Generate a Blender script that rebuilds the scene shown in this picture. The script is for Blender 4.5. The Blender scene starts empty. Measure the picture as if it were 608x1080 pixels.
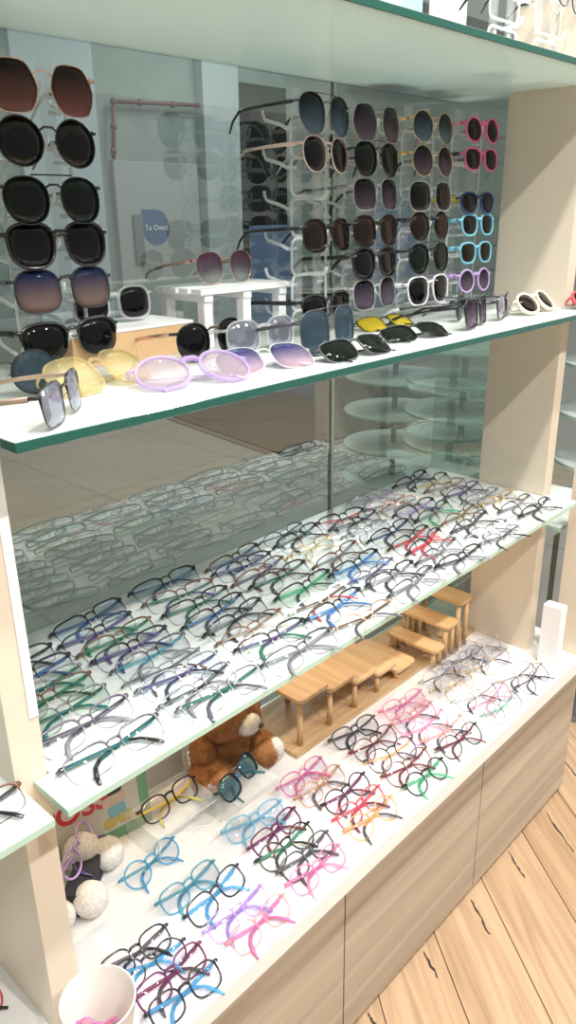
import bpy, bmesh, math, random
from mathutils import Vector, Matrix
R = math.radians
sc = bpy.context.scene
col = sc.collection
rng = random.Random(7)

# ---------------------------------------------------------------- camera, world, lights, exposure
ZM = 0.784                      # height of the middle shelf's top above the shop floor
ZC, ZU, ZT = ZM - 0.3724, ZM + 0.3846, ZM + 0.7744     # counter, upper shelf, top shelf
DEP = 0.3545                    # depth of the shelves, front edge (y=0) to back glass
W = 1.2

def look(az, pitch, roll):
    f = Vector((math.sin(az)*math.cos(pitch), math.cos(az)*math.cos(pitch), -math.sin(pitch)))
    r = Vector((math.cos(az), -math.sin(az), 0)); u = r.cross(f)
    r2 = math.cos(roll)*r + math.sin(roll)*u; u2 = -math.sin(roll)*r + math.cos(roll)*u
    return Matrix((r2, u2, -f)).transposed()
cam_data = bpy.data.cameras.new('camera'); cam = bpy.data.objects.new('camera', cam_data); col.objects.link(cam)
cam.matrix_world = Matrix.Translation((-0.3008, -0.5957, ZM + 0.5608)) @ look(0.81472, 0.36629, -0.01411).to_4x4()
cam_data.sensor_fit = 'VERTICAL'; cam_data.sensor_height = 24.0; cam_data.lens = 24.0*821.5/1080
cam_data.clip_start = 0.02; cam_data.clip_end = 60
sc.camera = cam

world = bpy.data.worlds.new('shop_ambient'); sc.world = world; world.use_nodes = True
wn = world.node_tree.nodes; bg = wn['Background']
bg.inputs[0].default_value = (1.0, 0.97, 0.93, 1); bg.inputs[1].default_value = 0.33

def lamp(name, kind, loc, energy, color, rot=(0,0,0), **kw):
    d = bpy.data.lights.new(name, kind); d.energy = energy; d.color = color
    for k, v in kw.items(): setattr(d, k, v)
    o = bpy.data.objects.new(name, d); o.location = loc; o.rotation_euler = rot; col.objects.link(o); return o
# two rows of ceiling downlights over the aisle in front of the shelves
for lx, e in ((-1.1, 28), (0.2, 42), (1.5, 44), (2.8, 34)):
    lamp('ceiling_downlight', 'AREA', (lx, -2.0, 3.55), e, (1.0, 0.96, 0.92), (R(30), 0, 0), shape='DISK', size=0.10)
for lx, e in ((-0.7, 26), (0.55, 40), (1.8, 34)):
    lamp('ceiling_downlight', 'AREA', (lx, -0.72, 3.3), e, (1.0, 0.95, 0.89), (R(8), 0, 0), shape='DISK', size=0.14)
# warm strip light under the middle shelf, and lamps added to brighten the corridor
lamp('under_shelf_strip', 'AREA', (0.55, 0.30, ZM-0.03), 1.3, (1.0, 0.72, 0.42), (R(-12), 0, 0), shape='RECTANGLE', size=1.0, size_y=0.012)
for lx, ly in ((3.5, 3.6), (6.4, 5.2)):
    lamp('corridor_fill_light', 'AREA', (lx, ly, 4.0), 75, (0.95, 0.98, 1.0), (0, 0, 0), shape='RECTANGLE', size=1.6, size_y=1.6)
sc.view_settings.view_transform = 'Standard'; sc.view_settings.look = 'None'
sc.view_settings.exposure = 0.24; sc.view_settings.gamma = 1.0; sc.view_settings.use_curve_mapping = False
sc.cycles.transparent_max_bounces = 40; sc.cycles.max_bounces = 7
sc.cycles.caustics_reflective = False; sc.cycles.caustics_refractive = False
sc.cycles.sample_clamp_indirect = 4.0

# ---------------------------------------------------------------- materials
MATS = {}
def nt(name):
    m = bpy.data.materials.new(name); m.use_nodes = True
    n = m.node_tree.nodes; l = m.node_tree.links
    return m, n, l, n['Principled BSDF'], n['Material Output']
def pbr(name, c, rough=0.4, metal=0.0, coat=0.0, spec=0.5):
    if name in MATS: return MATS[name]
    m, n, l, p, o = nt(name)
    p.inputs['Base Color'].default_value = (*c, 1); p.inputs['Roughness'].default_value = rough
    p.inputs['Metallic'].default_value = metal; p.inputs['Coat Weight'].default_value = coat
    p.inputs['Specular IOR Level'].default_value = spec
    MATS[name] = m; return m
def see(name, tint, body=(0.9,0.9,0.9), amount=0.2, rough=0.05, spec=0.5, metal=0.0):
    """see-through plastic or lens: a clear tint with a share of a glossy body"""
    if name in MATS: return MATS[name]
    m, n, l, p, o = nt(name)
    p.inputs['Base Color'].default_value = (*body, 1); p.inputs['Roughness'].default_value = rough
    p.inputs['Specular IOR Level'].default_value = spec; p.inputs['Metallic'].default_value = metal
    t = n.new('ShaderNodeBsdfTransparent'); t.inputs[0].default_value = (*tint, 1)
    mx = n.new('ShaderNodeMixShader'); mx.inputs[0].default_value = amount
    l.new(t.outputs[0], mx.inputs[1]); l.new(p.outputs[0], mx.inputs[2]); l.new(mx.outputs[0], o.inputs[0])
    MATS[name] = m; return m
def pane(name, tint, ior=1.5, gtint=(1,1,1), rough=0.0, base=0.0):
    """flat glass: clear tint plus mirror reflection that grows at grazing angles"""
    if name in MATS: return MATS[name]
    m, n, l, p, o = nt(name); n.remove(p)
    t = n.new('ShaderNodeBsdfTransparent'); t.inputs[0].default_value = (*tint, 1)
    g = n.new('ShaderNodeBsdfGlossy'); g.inputs['Roughness'].default_value = rough; g.inputs['Color'].default_value = (*gtint, 1)
    fr = n.new('ShaderNodeFresnel'); fr.inputs[0].default_value = ior
    ad = n.new('ShaderNodeMath'); ad.operation = 'ADD'; ad.use_clamp = True; ad.inputs[1].default_value = base
    l.new(fr.outputs[0], ad.inputs[0])
    ge = n.new('ShaderNodeNewGeometry'); iv = n.new('ShaderNodeMath'); iv.operation = 'SUBTRACT'; iv.inputs[0].default_value = 1.0; l.new(ge.outputs['Backfacing'], iv.inputs[1])
    ml = n.new('ShaderNodeMath'); ml.operation = 'MULTIPLY'; l.new(ad.outputs[0], ml.inputs[0]); l.new(iv.outputs[0], ml.inputs[1])
    mx = n.new('ShaderNodeMixShader'); l.new(ml.outputs[0], mx.inputs[0])
    l.new(t.outputs[0], mx.inputs[1]); l.new(g.outputs[0], mx.inputs[2]); l.new(mx.outputs[0], o.inputs[0])
    MATS[name] = m; return m
def gradlens(name, top, bottom, amount=0.35):
    """sun lens whose own dye fades from top to bottom"""
    if name in MATS: return MATS[name]
    m, n, l, p, o = nt(name)
    tc = n.new('ShaderNodeTexCoord'); sp = n.new('ShaderNodeSeparateXYZ'); l.new(tc.outputs['Generated'], sp.inputs[0])
    cr = n.new('ShaderNodeValToRGB'); cr.color_ramp.elements[0].color = (*bottom, 1); cr.color_ramp.elements[1].color = (*top, 1)
    cr.color_ramp.elements[0].position = 0.15; cr.color_ramp.elements[1].position = 0.85
    l.new(sp.outputs['Z'], cr.inputs[0])
    p.inputs['Roughness'].default_value = 0.04; l.new(cr.outputs[0], p.inputs['Base Color'])
    t = n.new('ShaderNodeBsdfTransparent'); l.new(cr.outputs[0], t.inputs[0])
    mx = n.new('ShaderNodeMixShader'); mx.inputs[0].default_value = amount
    l.new(t.outputs[0], mx.inputs[1]); l.new(p.outputs[0], mx.inputs[2]); l.new(mx.outputs[0], o.inputs[0])
    MATS[name] = m; return m
def wood(name, c1, c2, scale=(3, 40, 40), rough=0.45, dist=1.5, bump=0.0):
    if name in MATS: return MATS[name]
    m, n, l, p, o = nt(name)
    tc = n.new('ShaderNodeTexCoord'); mp = n.new('ShaderNodeMapping'); mp.inputs['Scale'].default_value = scale
    l.new(tc.outputs['Object'], mp.inputs[0])
    no = n.new('ShaderNodeTexNoise'); no.inputs['Scale'].default_value = 1.0; no.inputs['Detail'].default_value = 6
    no.inputs['Distortion'].default_value = dist; l.new(mp.outputs[0], no.inputs['Vector'])
    cr = n.new('ShaderNodeValToRGB'); cr.color_ramp.elements[0].color = (*c1, 1); cr.color_ramp.elements[1].color = (*c2, 1)
    cr.color_ramp.elements[0].position = 0.34; cr.color_ramp.elements[1].position = 0.66
    l.new(no.outputs['Fac'], cr.inputs[0]); l.new(cr.outputs[0], p.inputs['Base Color'])
    p.inputs['Roughness'].default_value = rough
    MATS[name] = m; return m
def noisy(name, c1, c2, scale=6, rough=0.6, detail=4, spec=0.5, dist=0.0):
    if name in MATS: return MATS[name]
    m, n, l, p, o = nt(name)
    tc = n.new('ShaderNodeTexCoord')
    no = n.new('ShaderNodeTexNoise'); no.inputs['Scale'].default_value = scale; no.inputs['Detail'].default_value = detail
    no.inputs['Distortion'].default_value = dist
    l.new(tc.outputs['Object'], no.inputs['Vector'])
    cr = n.new('ShaderNodeValToRGB'); cr.color_ramp.elements[0].color = (*c1, 1); cr.color_ramp.elements[1].color = (*c2, 1)
    cr.color_ramp.elements[0].position = 0.3; cr.color_ramp.elements[1].position = 0.7
    l.new(no.outputs['Fac'], cr.inputs[0]); l.new(cr.outputs[0], p.inputs['Base Color'])
    p.inputs['Roughness'].default_value = rough; p.inputs['Specular IOR Level'].default_value = spec
    MATS[name] = m; return m

M_cream = pbr('cream_laminate', (0.70, 0.62, 0.50), 0.42)
M_white = pbr('white_laminate', (0.82, 0.81, 0.80), 0.35)
M_whitepaint = pbr('white_paint', (0.84, 0.85, 0.86), 0.45)
M_dark = pbr('dark_gap', (0.03, 0.028, 0.025), 0.7)
M_edge = pbr('green_glass_edge', (0.012, 0.085, 0.065), 0.12, coat=0.6)
M_edgepale = pbr('pale_glass_edge', (0.42, 0.60, 0.50), 0.15, coat=0.4)
M_acryl = see('clear_acrylic', (0.97, 0.98, 0.98), (0.93, 0.95, 0.95), 0.13, 0.08, 0.6)
M_acryledge = see('frosted_acrylic', (0.95, 0.97, 0.97), (0.92, 0.95, 0.95), 0.42, 0.12, 0.8)
M_bamboo = wood('bamboo_wood', (0.58, 0.36, 0.17), (0.74, 0.50, 0.27), (60, 4, 60), 0.42, 0.6)
M_board = wood('oak_board', (0.47, 0.30, 0.15), (0.62, 0.43, 0.24), (5, 40, 5), 0.45, 2.0)
M_front = wood('grey_oak_laminate', (0.30, 0.25, 0.19), (0.52, 0.455, 0.36), (0.8, 12, 16), 0.5, 0.9)

def shelf_mat(name, c, trans):
    m, n, l, p, o = nt(name)
    p.inputs['Base Color'].default_value = (*c, 1); p.inputs['Roughness'].default_value = 0.12
    tl = n.new('ShaderNodeBsdfTranslucent'); tl.inputs[0].default_value = (0.74, 0.86, 0.81, 1)
    mx = n.new('ShaderNodeMixShader'); mx.inputs[0].default_value = trans
    l.new(p.outputs[0], mx.inputs[1]); l.new(tl.outputs[0], mx.inputs[2]); l.new(mx.outputs[0], o.inputs[0]); return m
M_shelf = shelf_mat('white_backed_glass', (0.86, 0.90, 0.89), 0.30)
M_shelftop = shelf_mat('frosted_green_glass', (0.60, 0.64, 0.615), 0.33)

# ---------------------------------------------------------------- mesh helpers
def link(name, bm, mats, parent=None, smooth=True, angle=None, loc=None):
    me = bpy.data.meshes.new(name); bmesh.ops.recalc_face_normals(bm, faces=bm.faces[:]); bm.to_mesh(me); bm.free()
    if smooth:
        for pl in me.polygons: pl.use_smooth = True
    if smooth and angle: me.set_sharp_from_angle(angle=R(angle))
    for m in (mats if isinstance(mats, (list, tuple)) else [mats]): me.materials.append(m)
    o = bpy.data.objects.new(name, me); col.objects.link(o)
    if parent: o.parent = parent
    if loc: o.location = loc
    return o
def tag(o, label=None, cat=None, group=None, kind=None):
    if label: o['label'] = label
    if cat: o['category'] = cat
    if group: o['group'] = group
    if kind: o['kind'] = kind
    return o
def empty(name, loc=(0,0,0), rz=0.0):
    o = bpy.data.objects.new(name, None); o.location = loc; o.rotation_euler = (0, 0, rz); o.empty_display_size = 0.02
    col.objects.link(o); return o
def box(bm, x0, x1, y0, y1, z0, z1, bev=0.0, mi=0, T=None):
    vs = [bm.verts.new(p) for p in ((x0,y0,z0),(x1,y0,z0),(x1,y1,z0),(x0,y1,z0),(x0,y0,z1),(x1,y0,z1),(x1,y1,z1),(x0,y1,z1))]
    fs = [bm.faces.new([vs[i] for i in q]) for q in ((3,2,1,0),(4,5,6,7),(0,1,5,4),(1,2,6,5),(2,3,7,6),(3,0,4,7))]
    for f in fs: f.material_index = mi
    if T is not None: bmesh.ops.transform(bm, matrix=T, verts=vs)
    if bev > 0:
        es = list({e for f in fs for e in f.edges})
        bmesh.ops.bevel(bm, geom=es, offset=bev, segments=2, profile=0.7, affect='EDGES')
    return fs
def boxo(name, x0, x1, y0, y1, z0, z1, m, parent=None, bev=0.0015):
    bm = bmesh.new(); box(bm, x0, x1, y0, y1, z0, z1, bev); return link(name, bm, m, parent, smooth=False)
def sweep(bm, pts, size, up=(0,0,1), n=6, closed=False, caps=True, mi=0):
    """tube with an oval section along pts; size = (a, b) or list; a is across up, b along up"""
    N = len(pts); pts = [Vector(p) for p in pts]; up = Vector(up); rings = []
    for i, p in enumerate(pts):
        if closed: t = pts[(i+1) % N] - pts[i-1]
        else: t = pts[min(i+1, N-1)] - pts[max(i-1, 0)]
        t.normalize(); s = up.cross(t)
        if s.length < 1e-5: s = Vector((1,0,0)).cross(t)
        s.normalize(); u = t.cross(s)
        a, b = size[i] if isinstance(size, list) else size
        rings.append([bm.verts.new(p + s*a*math.cos(2*math.pi*(k+.5)/n) + u*b*math.sin(2*math.pi*(k+.5)/n)) for k in range(n)])
    for i in range(N if closed else N-1):
        A, B_ = rings[i], rings[(i+1) % N]
        for k in range(n):
            f = bm.faces.new((A[k], A[(k+1)%n], B_[(k+1)%n], B_[k])); f.material_index = mi
    if caps and not closed:
        for r_ in (rings[0], rings[-1]):
            f = bm.faces.new(r_); f.material_index = mi
def ball(bm, c, r, sx=1, sy=1, sz=1, seg=12, rings=8, T=None, mi=0):
    r0 = bmesh.ops.create_uvsphere(bm, u_segments=seg, v_segments=rings, radius=1.0)
    M = Matrix.Translation(c) @ (T or Matrix.Identity(4)) @ Matrix.Diagonal((r*sx, r*sy, r*sz, 1))
    bmesh.ops.transform(bm, matrix=M, verts=r0['verts'])
    for v in r0['verts']:
        for f in v.link_faces: f.material_index = mi
def rod(bm, a, b, r, n=10, r2=None):
    a = Vector(a); b = Vector(b); up = (0,0,1) if abs((b-a).normalized().z) < .9 else (1,0,0)
    sweep(bm, [a, b], [(r, r), (r2 or r, r2 or r)], up, n)
def slab(bm, poly, z0, z1, mi_top=0, mi_side=1):
    lo = [bm.verts.new((x, y, z0)) for x, y in poly]; hi = [bm.verts.new((x, y, z1)) for x, y in poly]
    n = len(poly); f = bm.faces.new(hi); f.material_index = mi_top; f = bm.faces.new(lo[::-1]); f.material_index = mi_top
    for i in range(n):
        f = bm.faces.new((lo[i], lo[(i+1)%n], hi[(i+1)%n], hi[i])); f.material_index = mi_side
def rrect(x0, x1, y0, y1, r, n=5):
    out = []
    for cx, cy, a0 in ((x1-r, y1-r, 0), (x0+r, y1-r, 90), (x0+r, y0+r, 180), (x1-r, y0+r, 270)):
        for i in range(n+1):
            a = R(a0 + 90*i/n); out.append((cx + r*math.cos(a), cy + r*math.sin(a)))
    return out

def lettering(name, body, size, m, parent, loc, rot, extrude=.0006, offset=0.0, align='LEFT'):
    cu = bpy.data.curves.new(name, 'FONT'); cu.body = body; cu.size = size; cu.extrude = extrude; cu.offset = offset; cu.align_x = align; cu.resolution_u = 4
    t = bpy.data.objects.new(name, cu); col.objects.link(t); dg = bpy.context.evaluated_depsgraph_get()
    me = bpy.data.meshes.new_from_object(t.evaluated_get(dg)); bpy.data.objects.remove(t); me.materials.clear(); me.materials.append(m); me.name = name
    o = bpy.data.objects.new(name, me); col.objects.link(o); o.parent = parent; o.location = loc; o.rotation_euler = rot; return o
# ---------------------------------------------------------------- eyewear
def outline(shape, w, h, n=26):
    """one lens rim seen from the front; +x is the outer side, +y the brow side"""
    P = []
    e = {'rect':3.4, 'oval':2.15, 'round':2.0, 'square':2.9, 'aviator':2.3, 'way':2.7, 'hex':2.4, 'cat':2.4, 'panto':2.25}[shape]
    for i in range(n):
        a = 2*math.pi*i/n; c, s = math.cos(a), math.sin(a)
        x = math.copysign(abs(c)**(2/e), c)*w/2; y = math.copysign(abs(s)**(2/e), s)*h/2
        v = y/(h/2)
        if shape == 'aviator': x = x*(1+.08*v) + (.06*w*(-v) if v < 0 else 0)*-0.5; y = y*(1 if v > 0 else 1.05)
        if shape == 'way': x = x*(1+.10*v)
        if shape == 'panto': x = x*(1+.05*v); y = y*(0.94 if v > 0 else 1.04)
        if shape == 'cat': x = x*(1+.08*v); y += max(0, x)*.16*max(0, v)
        if shape == 'rect': x = x*(1+.04*v); y = y*(0.96 if v > 0 else 1.03)
        if shape == 'hex':
            q = 1/max(abs(math.cos((a % (math.pi/3)) - math.pi/6)), .5)*math.cos(math.pi/6)
            x *= .55+.45*q; y *= .55+.45*q
        P.append((x, y))
    return P
CACHE = {}
def wear_meshes(k):
    """meshes of one kind of eyewear: frame, lens (two), temple (two), temple_tip, nose_pad"""
    key = tuple(sorted(k.items()))
    if key in CACHE: return CACHE[key]
    w, h, dbl, shape, style, r, pose = k['w'], k['h'], k['dbl'], k['shape'], k['style'], k['r'], k['pose']
    cx = dbl/2 + w/2; hw = dbl/2 + w + k.get('end', .004)           # half width at the hinges
    curve = k.get('curve', 1.3); hy = h*(.30 if style != 'full' else .26); tb = k.get('tb', .0022)
    if pose == 'fold': tilt = R(k.get('tilt', 30)); 
    else: tilt = R(84)
    ct, st = math.cos(tilt), math.sin(tilt)
    drop = h/2*1.04*st + r*1.2
    if pose == 'hang': drop = 0.0
    def X(x, y, z=0.0):                       # front-local to table frame
        z = z - curve*x*x
        return Vector((x, y*ct - z*st, y*st + z*ct + drop)) if pose == 'fold' else Vector((x, -z*st + y*ct, y*st + z*ct*0 + drop))
    if pose != 'fold':
        def X(x, y, z=0.0):
            z = z - curve*x*x
            return Vector((x, -z*st + y*ct, y*st + z*ct + drop))
    out = outline(shape, w, h)
    fr = bmesh.new()
    for s in (-1, 1):
        pts = [X(s*(cx + x), y) for x, y in out]; N = len(out)
        nrm = X(0, 0, 1) - X(0, 0, 0)
        if style == 'full':
            sweep(fr, pts, [(r*.75, r) for _ in pts], nrm, 6, closed=True)
        else:
            sz = []
            for i, (x, y) in enumerate(out):
                t_ = 1.0 if y > h*.12 else (0.0 if style == 'half' else .45)
                sz.append((max(r*t_, .00045), max(r*1.25*t_, .00045)))
            sweep(fr, pts, sz, nrm, 6, closed=True)
    yb = h*.22
    up3 = X(0, 0, 1) - X(0, 0, 0)
    bx = dbl/2 + (w*.02 if shape in ('rect', 'square', 'way') else w*.06)
    br = r*1.05 if k.get('metal') else r*1.15
    sweep(fr, [X(-bx, yb), X(-bx*.45, yb + h*.075, .0012), X(bx*.45, yb + h*.075, .0012), X(bx, yb)], (br, br*1.1), up3, 6)
    if k.get('bar'):
        sweep(fr, [X(-cx*.75, h*.5), X(-dbl*.3, h*.50), X(dbl*.3, h*.50), X(cx*.75, h*.5)], (r*.8, r*.8), up3, 6)
    back = k.get('back', .008)
    hinge = {}
    for s in (-1, 1):
        p0 = X(s*(cx + w*.46), hy); p1 = X(s*hw, hy, .0); p2 = X(s*hw, hy, -back)
        sweep(fr, [p0, p1, p2], (max(r*.9, .0009), max(tb*.9, .0011)), (Vector((0,1,0)) if pose == 'fold' else Vector((0,0,1))), 6)
        hinge[s] = p2
    if k.get('metal'):
        for s in (-1, 1):
            sweep(fr, [X(s*(dbl/2 + .001), h*.05), X(s*(dbl/2-.002), -h*.02, -.004), X(s*(dbl/2-.0035), -h*.06, -.004)], (.00035, .00035), up3, 5)
    lens = []
    for s in (-1, 1):
        bm = bmesh.new(); T_ = .0006; rings = []
        for zz in (T_, -T_):
            rr = []
            for q in (.97, .55):
                rr.append([bm.verts.new(X(s*(cx + x*q), y*q, zz + (1-q*q)*.0018)) for x, y in out])
            c = bm.verts.new(X(s*cx, 0, zz + .0018)); rings.append((rr, c))
        N = len(out)
        for (rr, c) in rings:
            for i in range(N):
                j = (i+1) % N
                bm.faces.new((rr[0][i], rr[0][j], rr[1][j], rr[1][i])); bm.faces.new((rr[1][i], rr[1][j], c))
        for i in range(N):
            j = (i+1) % N; bm.faces.new((rings[0][0][0][i], rings[0][0][0][j], rings[1][0][0][j], rings[1][0][0][i]))
        lens.append(bm)
    temples = []; tips = []; L = k.get('L', .128)
    for s in (-1, 1):
        hp = hinge[s]; bm = bmesh.new(); tp = bmesh.new()
        if pose == 'fold':
            z0 = .0022 if s > 0 else .0052
            tz = hp.z
            a = [hp, Vector((s*(hw-.001), hp.y+.002, hp.z*.55+z0*.45)), Vector((s*(hw-.007), hp.y+.0015, z0+.0012)),
                 Vector((s*hw*.35, hp.y-.003, z0+.0006)), Vector((-s*hw*.30, hp.y-.010, z0))]
            b = [a[-1], Vector((-s*(hw*.47), hp.y-.018, z0)), Vector((-s*(hw*.60), hp.y-.033, z0)), Vector((-s*(hw*.66), hp.y-.044, z0))]
            up = Vector((0,1,0))
            sza = [(.0007, tb*.8), (.0007, tb*.8), (.0007, tb), (.0007, tb*.95), (.0009, tb*.85)]
            szb = [(.0010, max(tb*.85, .0016)), (.0011, max(tb*.8, .0016)), (.0013, max(tb*.95, .002)), (.0011, max(tb*.7, .0014))]
            # the broad side of a folded temple lies flat on the shelf
            sweep(bm, a, sza, Vector((.02, 1, .02)), 6); sweep(tp, b, [(q[0], q[1]) for q in szb], Vector((.3*s, 1, .02)), 6)
        else:
            o_ = s*.002
            zend = hp.z - .004 if pose == 'hang' else max(hp.z*.55, .02)
            a = [hp, hp + Vector((o_, .02, (zend-hp.z)*.2)), hp + Vector((o_, L*.4, (zend-hp.z)*.5)), Vector((hp.x-o_, hp.y+L*.68, zend))]
            q = a[-1]
            ze = .0035 if pose == 'stand' else q.z-.028
            b = [q, q + Vector((-o_, L*.09, -.002)), q + Vector((-s*.004, L*.20, (ze-q.z)*.5)), Vector((q.x-s*.008, q.y+L*.28, ze))]
            sweep(bm, a, [(tb*.5, tb*1.3), (.0009, tb*1.15), (.0009, tb), (.0010, tb)], (0,0,1), 6)
            sweep(tp, b, [(.0010, tb), (.0014, tb*1.05), (.0017, max(tb*1.1, .0022)), (.0012, .0016)], (0,0,1), 6)
        temples.append(bm); tips.append(tp)
    pads = []
    for s in (-1, 1):
        bm = bmesh.new(); c = X(s*(dbl/2 - .003), -h*.08, -.0045)
        ball(bm, c, 1, .0014, .0022, .0035, 8, 6); pads.append(bm)
    def fin(nm, bm):
        me = bpy.data.meshes.new(nm); bmesh.ops.recalc_face_normals(bm, faces=bm.faces[:]); bm.to_mesh(me); bm.free()
        for pl in me.polygons: pl.use_smooth = True
        me.materials.append(None); return me
    res = [('frame', fin('frame', fr), 'F', None)]
    for b in lens: res.append(('lens', fin('lens', b), 'L', None))
    for b, t in zip(temples, tips):
        res.append(('temple', fin('temple', b), 'T', None)); res.append(('temple_tip', fin('temple_tip', t), 'P', 'temple'))
    if k.get('pads', True):
        for b in pads: res.append(('nose_pad', fin('nose_pad', b), 'N', None))
    else:
        for b in pads: b.free()
    CACHE[key] = res; return res
M_pad = see('silicone_pad', (0.95, 0.95, 0.93), (0.9, 0.88, 0.85), 0.35, 0.2)
def wear(name, k, mats, loc, rz, label, cat, group, rx=0.0, ry=0.0):
    root = empty(name, loc, rz); root.rotation_euler = (rx, ry, rz); tag(root, label, cat, group)
    last = None
    for nm, me, slot, par in wear_meshes(k):
        o = bpy.data.objects.new(nm, me); col.objects.link(o)
        o.parent = last if par == 'temple' else root
        if nm == 'temple': last = o
        o.material_slots[0].link = 'OBJECT'; o.material_slots[0].material = mats.get(slot) or mats['F'] if slot != 'N' else M_pad
    return root

# colour library for frames and temples
FC = {
 'black': pbr('black_acetate', (0.012, 0.012, 0.014), 0.16, coat=.5), 'matteblack': pbr('matte_black', (0.02, 0.02, 0.022), 0.42),
 'darkgrey': pbr('dark_grey_acetate', (0.06, 0.06, 0.07), 0.25), 'grey': pbr('grey_plastic', (0.23, 0.23, 0.25), 0.3),
 'purplegrey': pbr('purple_grey_metal', (0.15, 0.13, 0.18), 0.28, .5), 'silver': pbr('silver_metal', (0.30, 0.31, 0.34), 0.25, .85),
 'gunmetal': pbr('gunmetal', (0.16, 0.16, 0.18), 0.25, .85), 'gold': pbr('gold_metal', (0.72, 0.52, 0.24), 0.25, .9),
 'rosegold': pbr('rose_gold_metal', (0.78, 0.50, 0.38), 0.25, .85), 'brown': pbr('brown_metal', (0.17, 0.085, 0.05), 0.28, .4),
 'blue': pbr('blue_plastic', (0.045, 0.13, 0.32), 0.25), 'brightblue': pbr('bright_blue_plastic', (0.08, 0.25, 0.56), 0.25),
 'navy': pbr('navy_plastic', (0.03, 0.06, 0.17), 0.22), 'green': pbr('green_plastic', (0.02, 0.14, 0.09), 0.25),
 'teal': pbr('teal_plastic', (0.02, 0.13, 0.13), 0.25), 'purple': pbr('purple_plastic', (0.10, 0.075, 0.22), 0.25),
 'violet': pbr('dark_violet_plastic', (0.08, 0.055, 0.14), 0.25), 'red': pbr('red_plastic', (0.62, 0.05, 0.07), 0.25),
 'maroon': pbr('maroon_acetate', (0.16, 0.025, 0.04), 0.2, coat=.3), 'white': pbr('white_plastic', (0.82, 0.83, 0.84), 0.25),
 'yellow': pbr('yellow_plastic', (0.80, 0.62, 0.06), 0.3), 'pink': pbr('pink_plastic', (0.72, 0.14, 0.34), 0.25),
 'lightblue': pbr('light_blue_plastic', (0.20, 0.56, 0.72), 0.3), 'lilac': pbr('lilac_plastic', (0.55, 0.38, 0.72), 0.3),
 'beige': pbr('beige_plastic', (0.74, 0.58, 0.46), 0.35), 'tan': pbr('tan_metal', (0.36, 0.27, 0.20), 0.3, .4),
 'skin': pbr('pale_pink_plastic', (0.85, 0.62, 0.55), 0.3), 'mustard': pbr('mustard_plastic', (0.45, 0.42, 0.10), 0.3),
 'c_blue': see('clear_blue_plastic', (0.60, 0.82, 0.95), (0.10, 0.42, 0.70), 0.45), 'c_teal': see('clear_teal_plastic', (0.6, 0.84, 0.90), (0.12, 0.42, 0.55), 0.40),
 'c_sky': see('clear_sky_plastic', (0.72, 0.90, 0.97), (0.28, 0.60, 0.80), 0.38), 'c_purple': see('clear_purple_plastic', (0.84, 0.76, 0.95), (0.45, 0.30, 0.70), 0.36),
 'c_pink': see('clear_pink_plastic', (0.98, 0.84, 0.90), (0.82, 0.34, 0.52), 0.38), 'c_magenta': see('clear_magenta_plastic', (0.95, 0.74, 0.88), (0.72, 0.25, 0.52), 0.38),
 'c_rose': see('clear_rose_plastic', (0.98, 0.88, 0.86), (0.76, 0.42, 0.40), 0.38), 'c_beige': see('clear_beige_plastic', (0.93, 0.84, 0.76), (0.62, 0.45, 0.36), 0.35),
 'c_orange': see('clear_amber_plastic', (0.98, 0.86, 0.68), (0.82, 0.54, 0.28), 0.38), 'c_lilac': see('clear_lilac_plastic', (0.93, 0.88, 0.97), (0.58, 0.46, 0.74), 0.40),
 'c_plum': see('clear_plum_plastic', (0.50, 0.28, 0.42), (0.20, 0.06, 0.16), 0.6), 'c_red': see('clear_red_plastic', (0.96, 0.58, 0.60), (0.68, 0.14, 0.20), 0.45),
 'c_clear': see('clear_plastic', (0.95, 0.96, 0.96), (0.88, 0.9, 0.9), 0.28), 'c_green': see('clear_green_plastic', (0.6, 0.9, 0.75), (0.1, 0.5, 0.3), 0.5),
 'c_smoke': see('smoky_plastic', (0.45, 0.44, 0.46), (0.15, 0.15, 0.17), 0.5), 'c_yellow': see('clear_honey_plastic', (0.96, 0.91, 0.76), (0.72, 0.60, 0.38), 0.30),
 'c_grey': see('clear_grey_plastic', (0.72, 0.73, 0.76), (0.4, 0.4, 0.44), 0.4),
}
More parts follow.
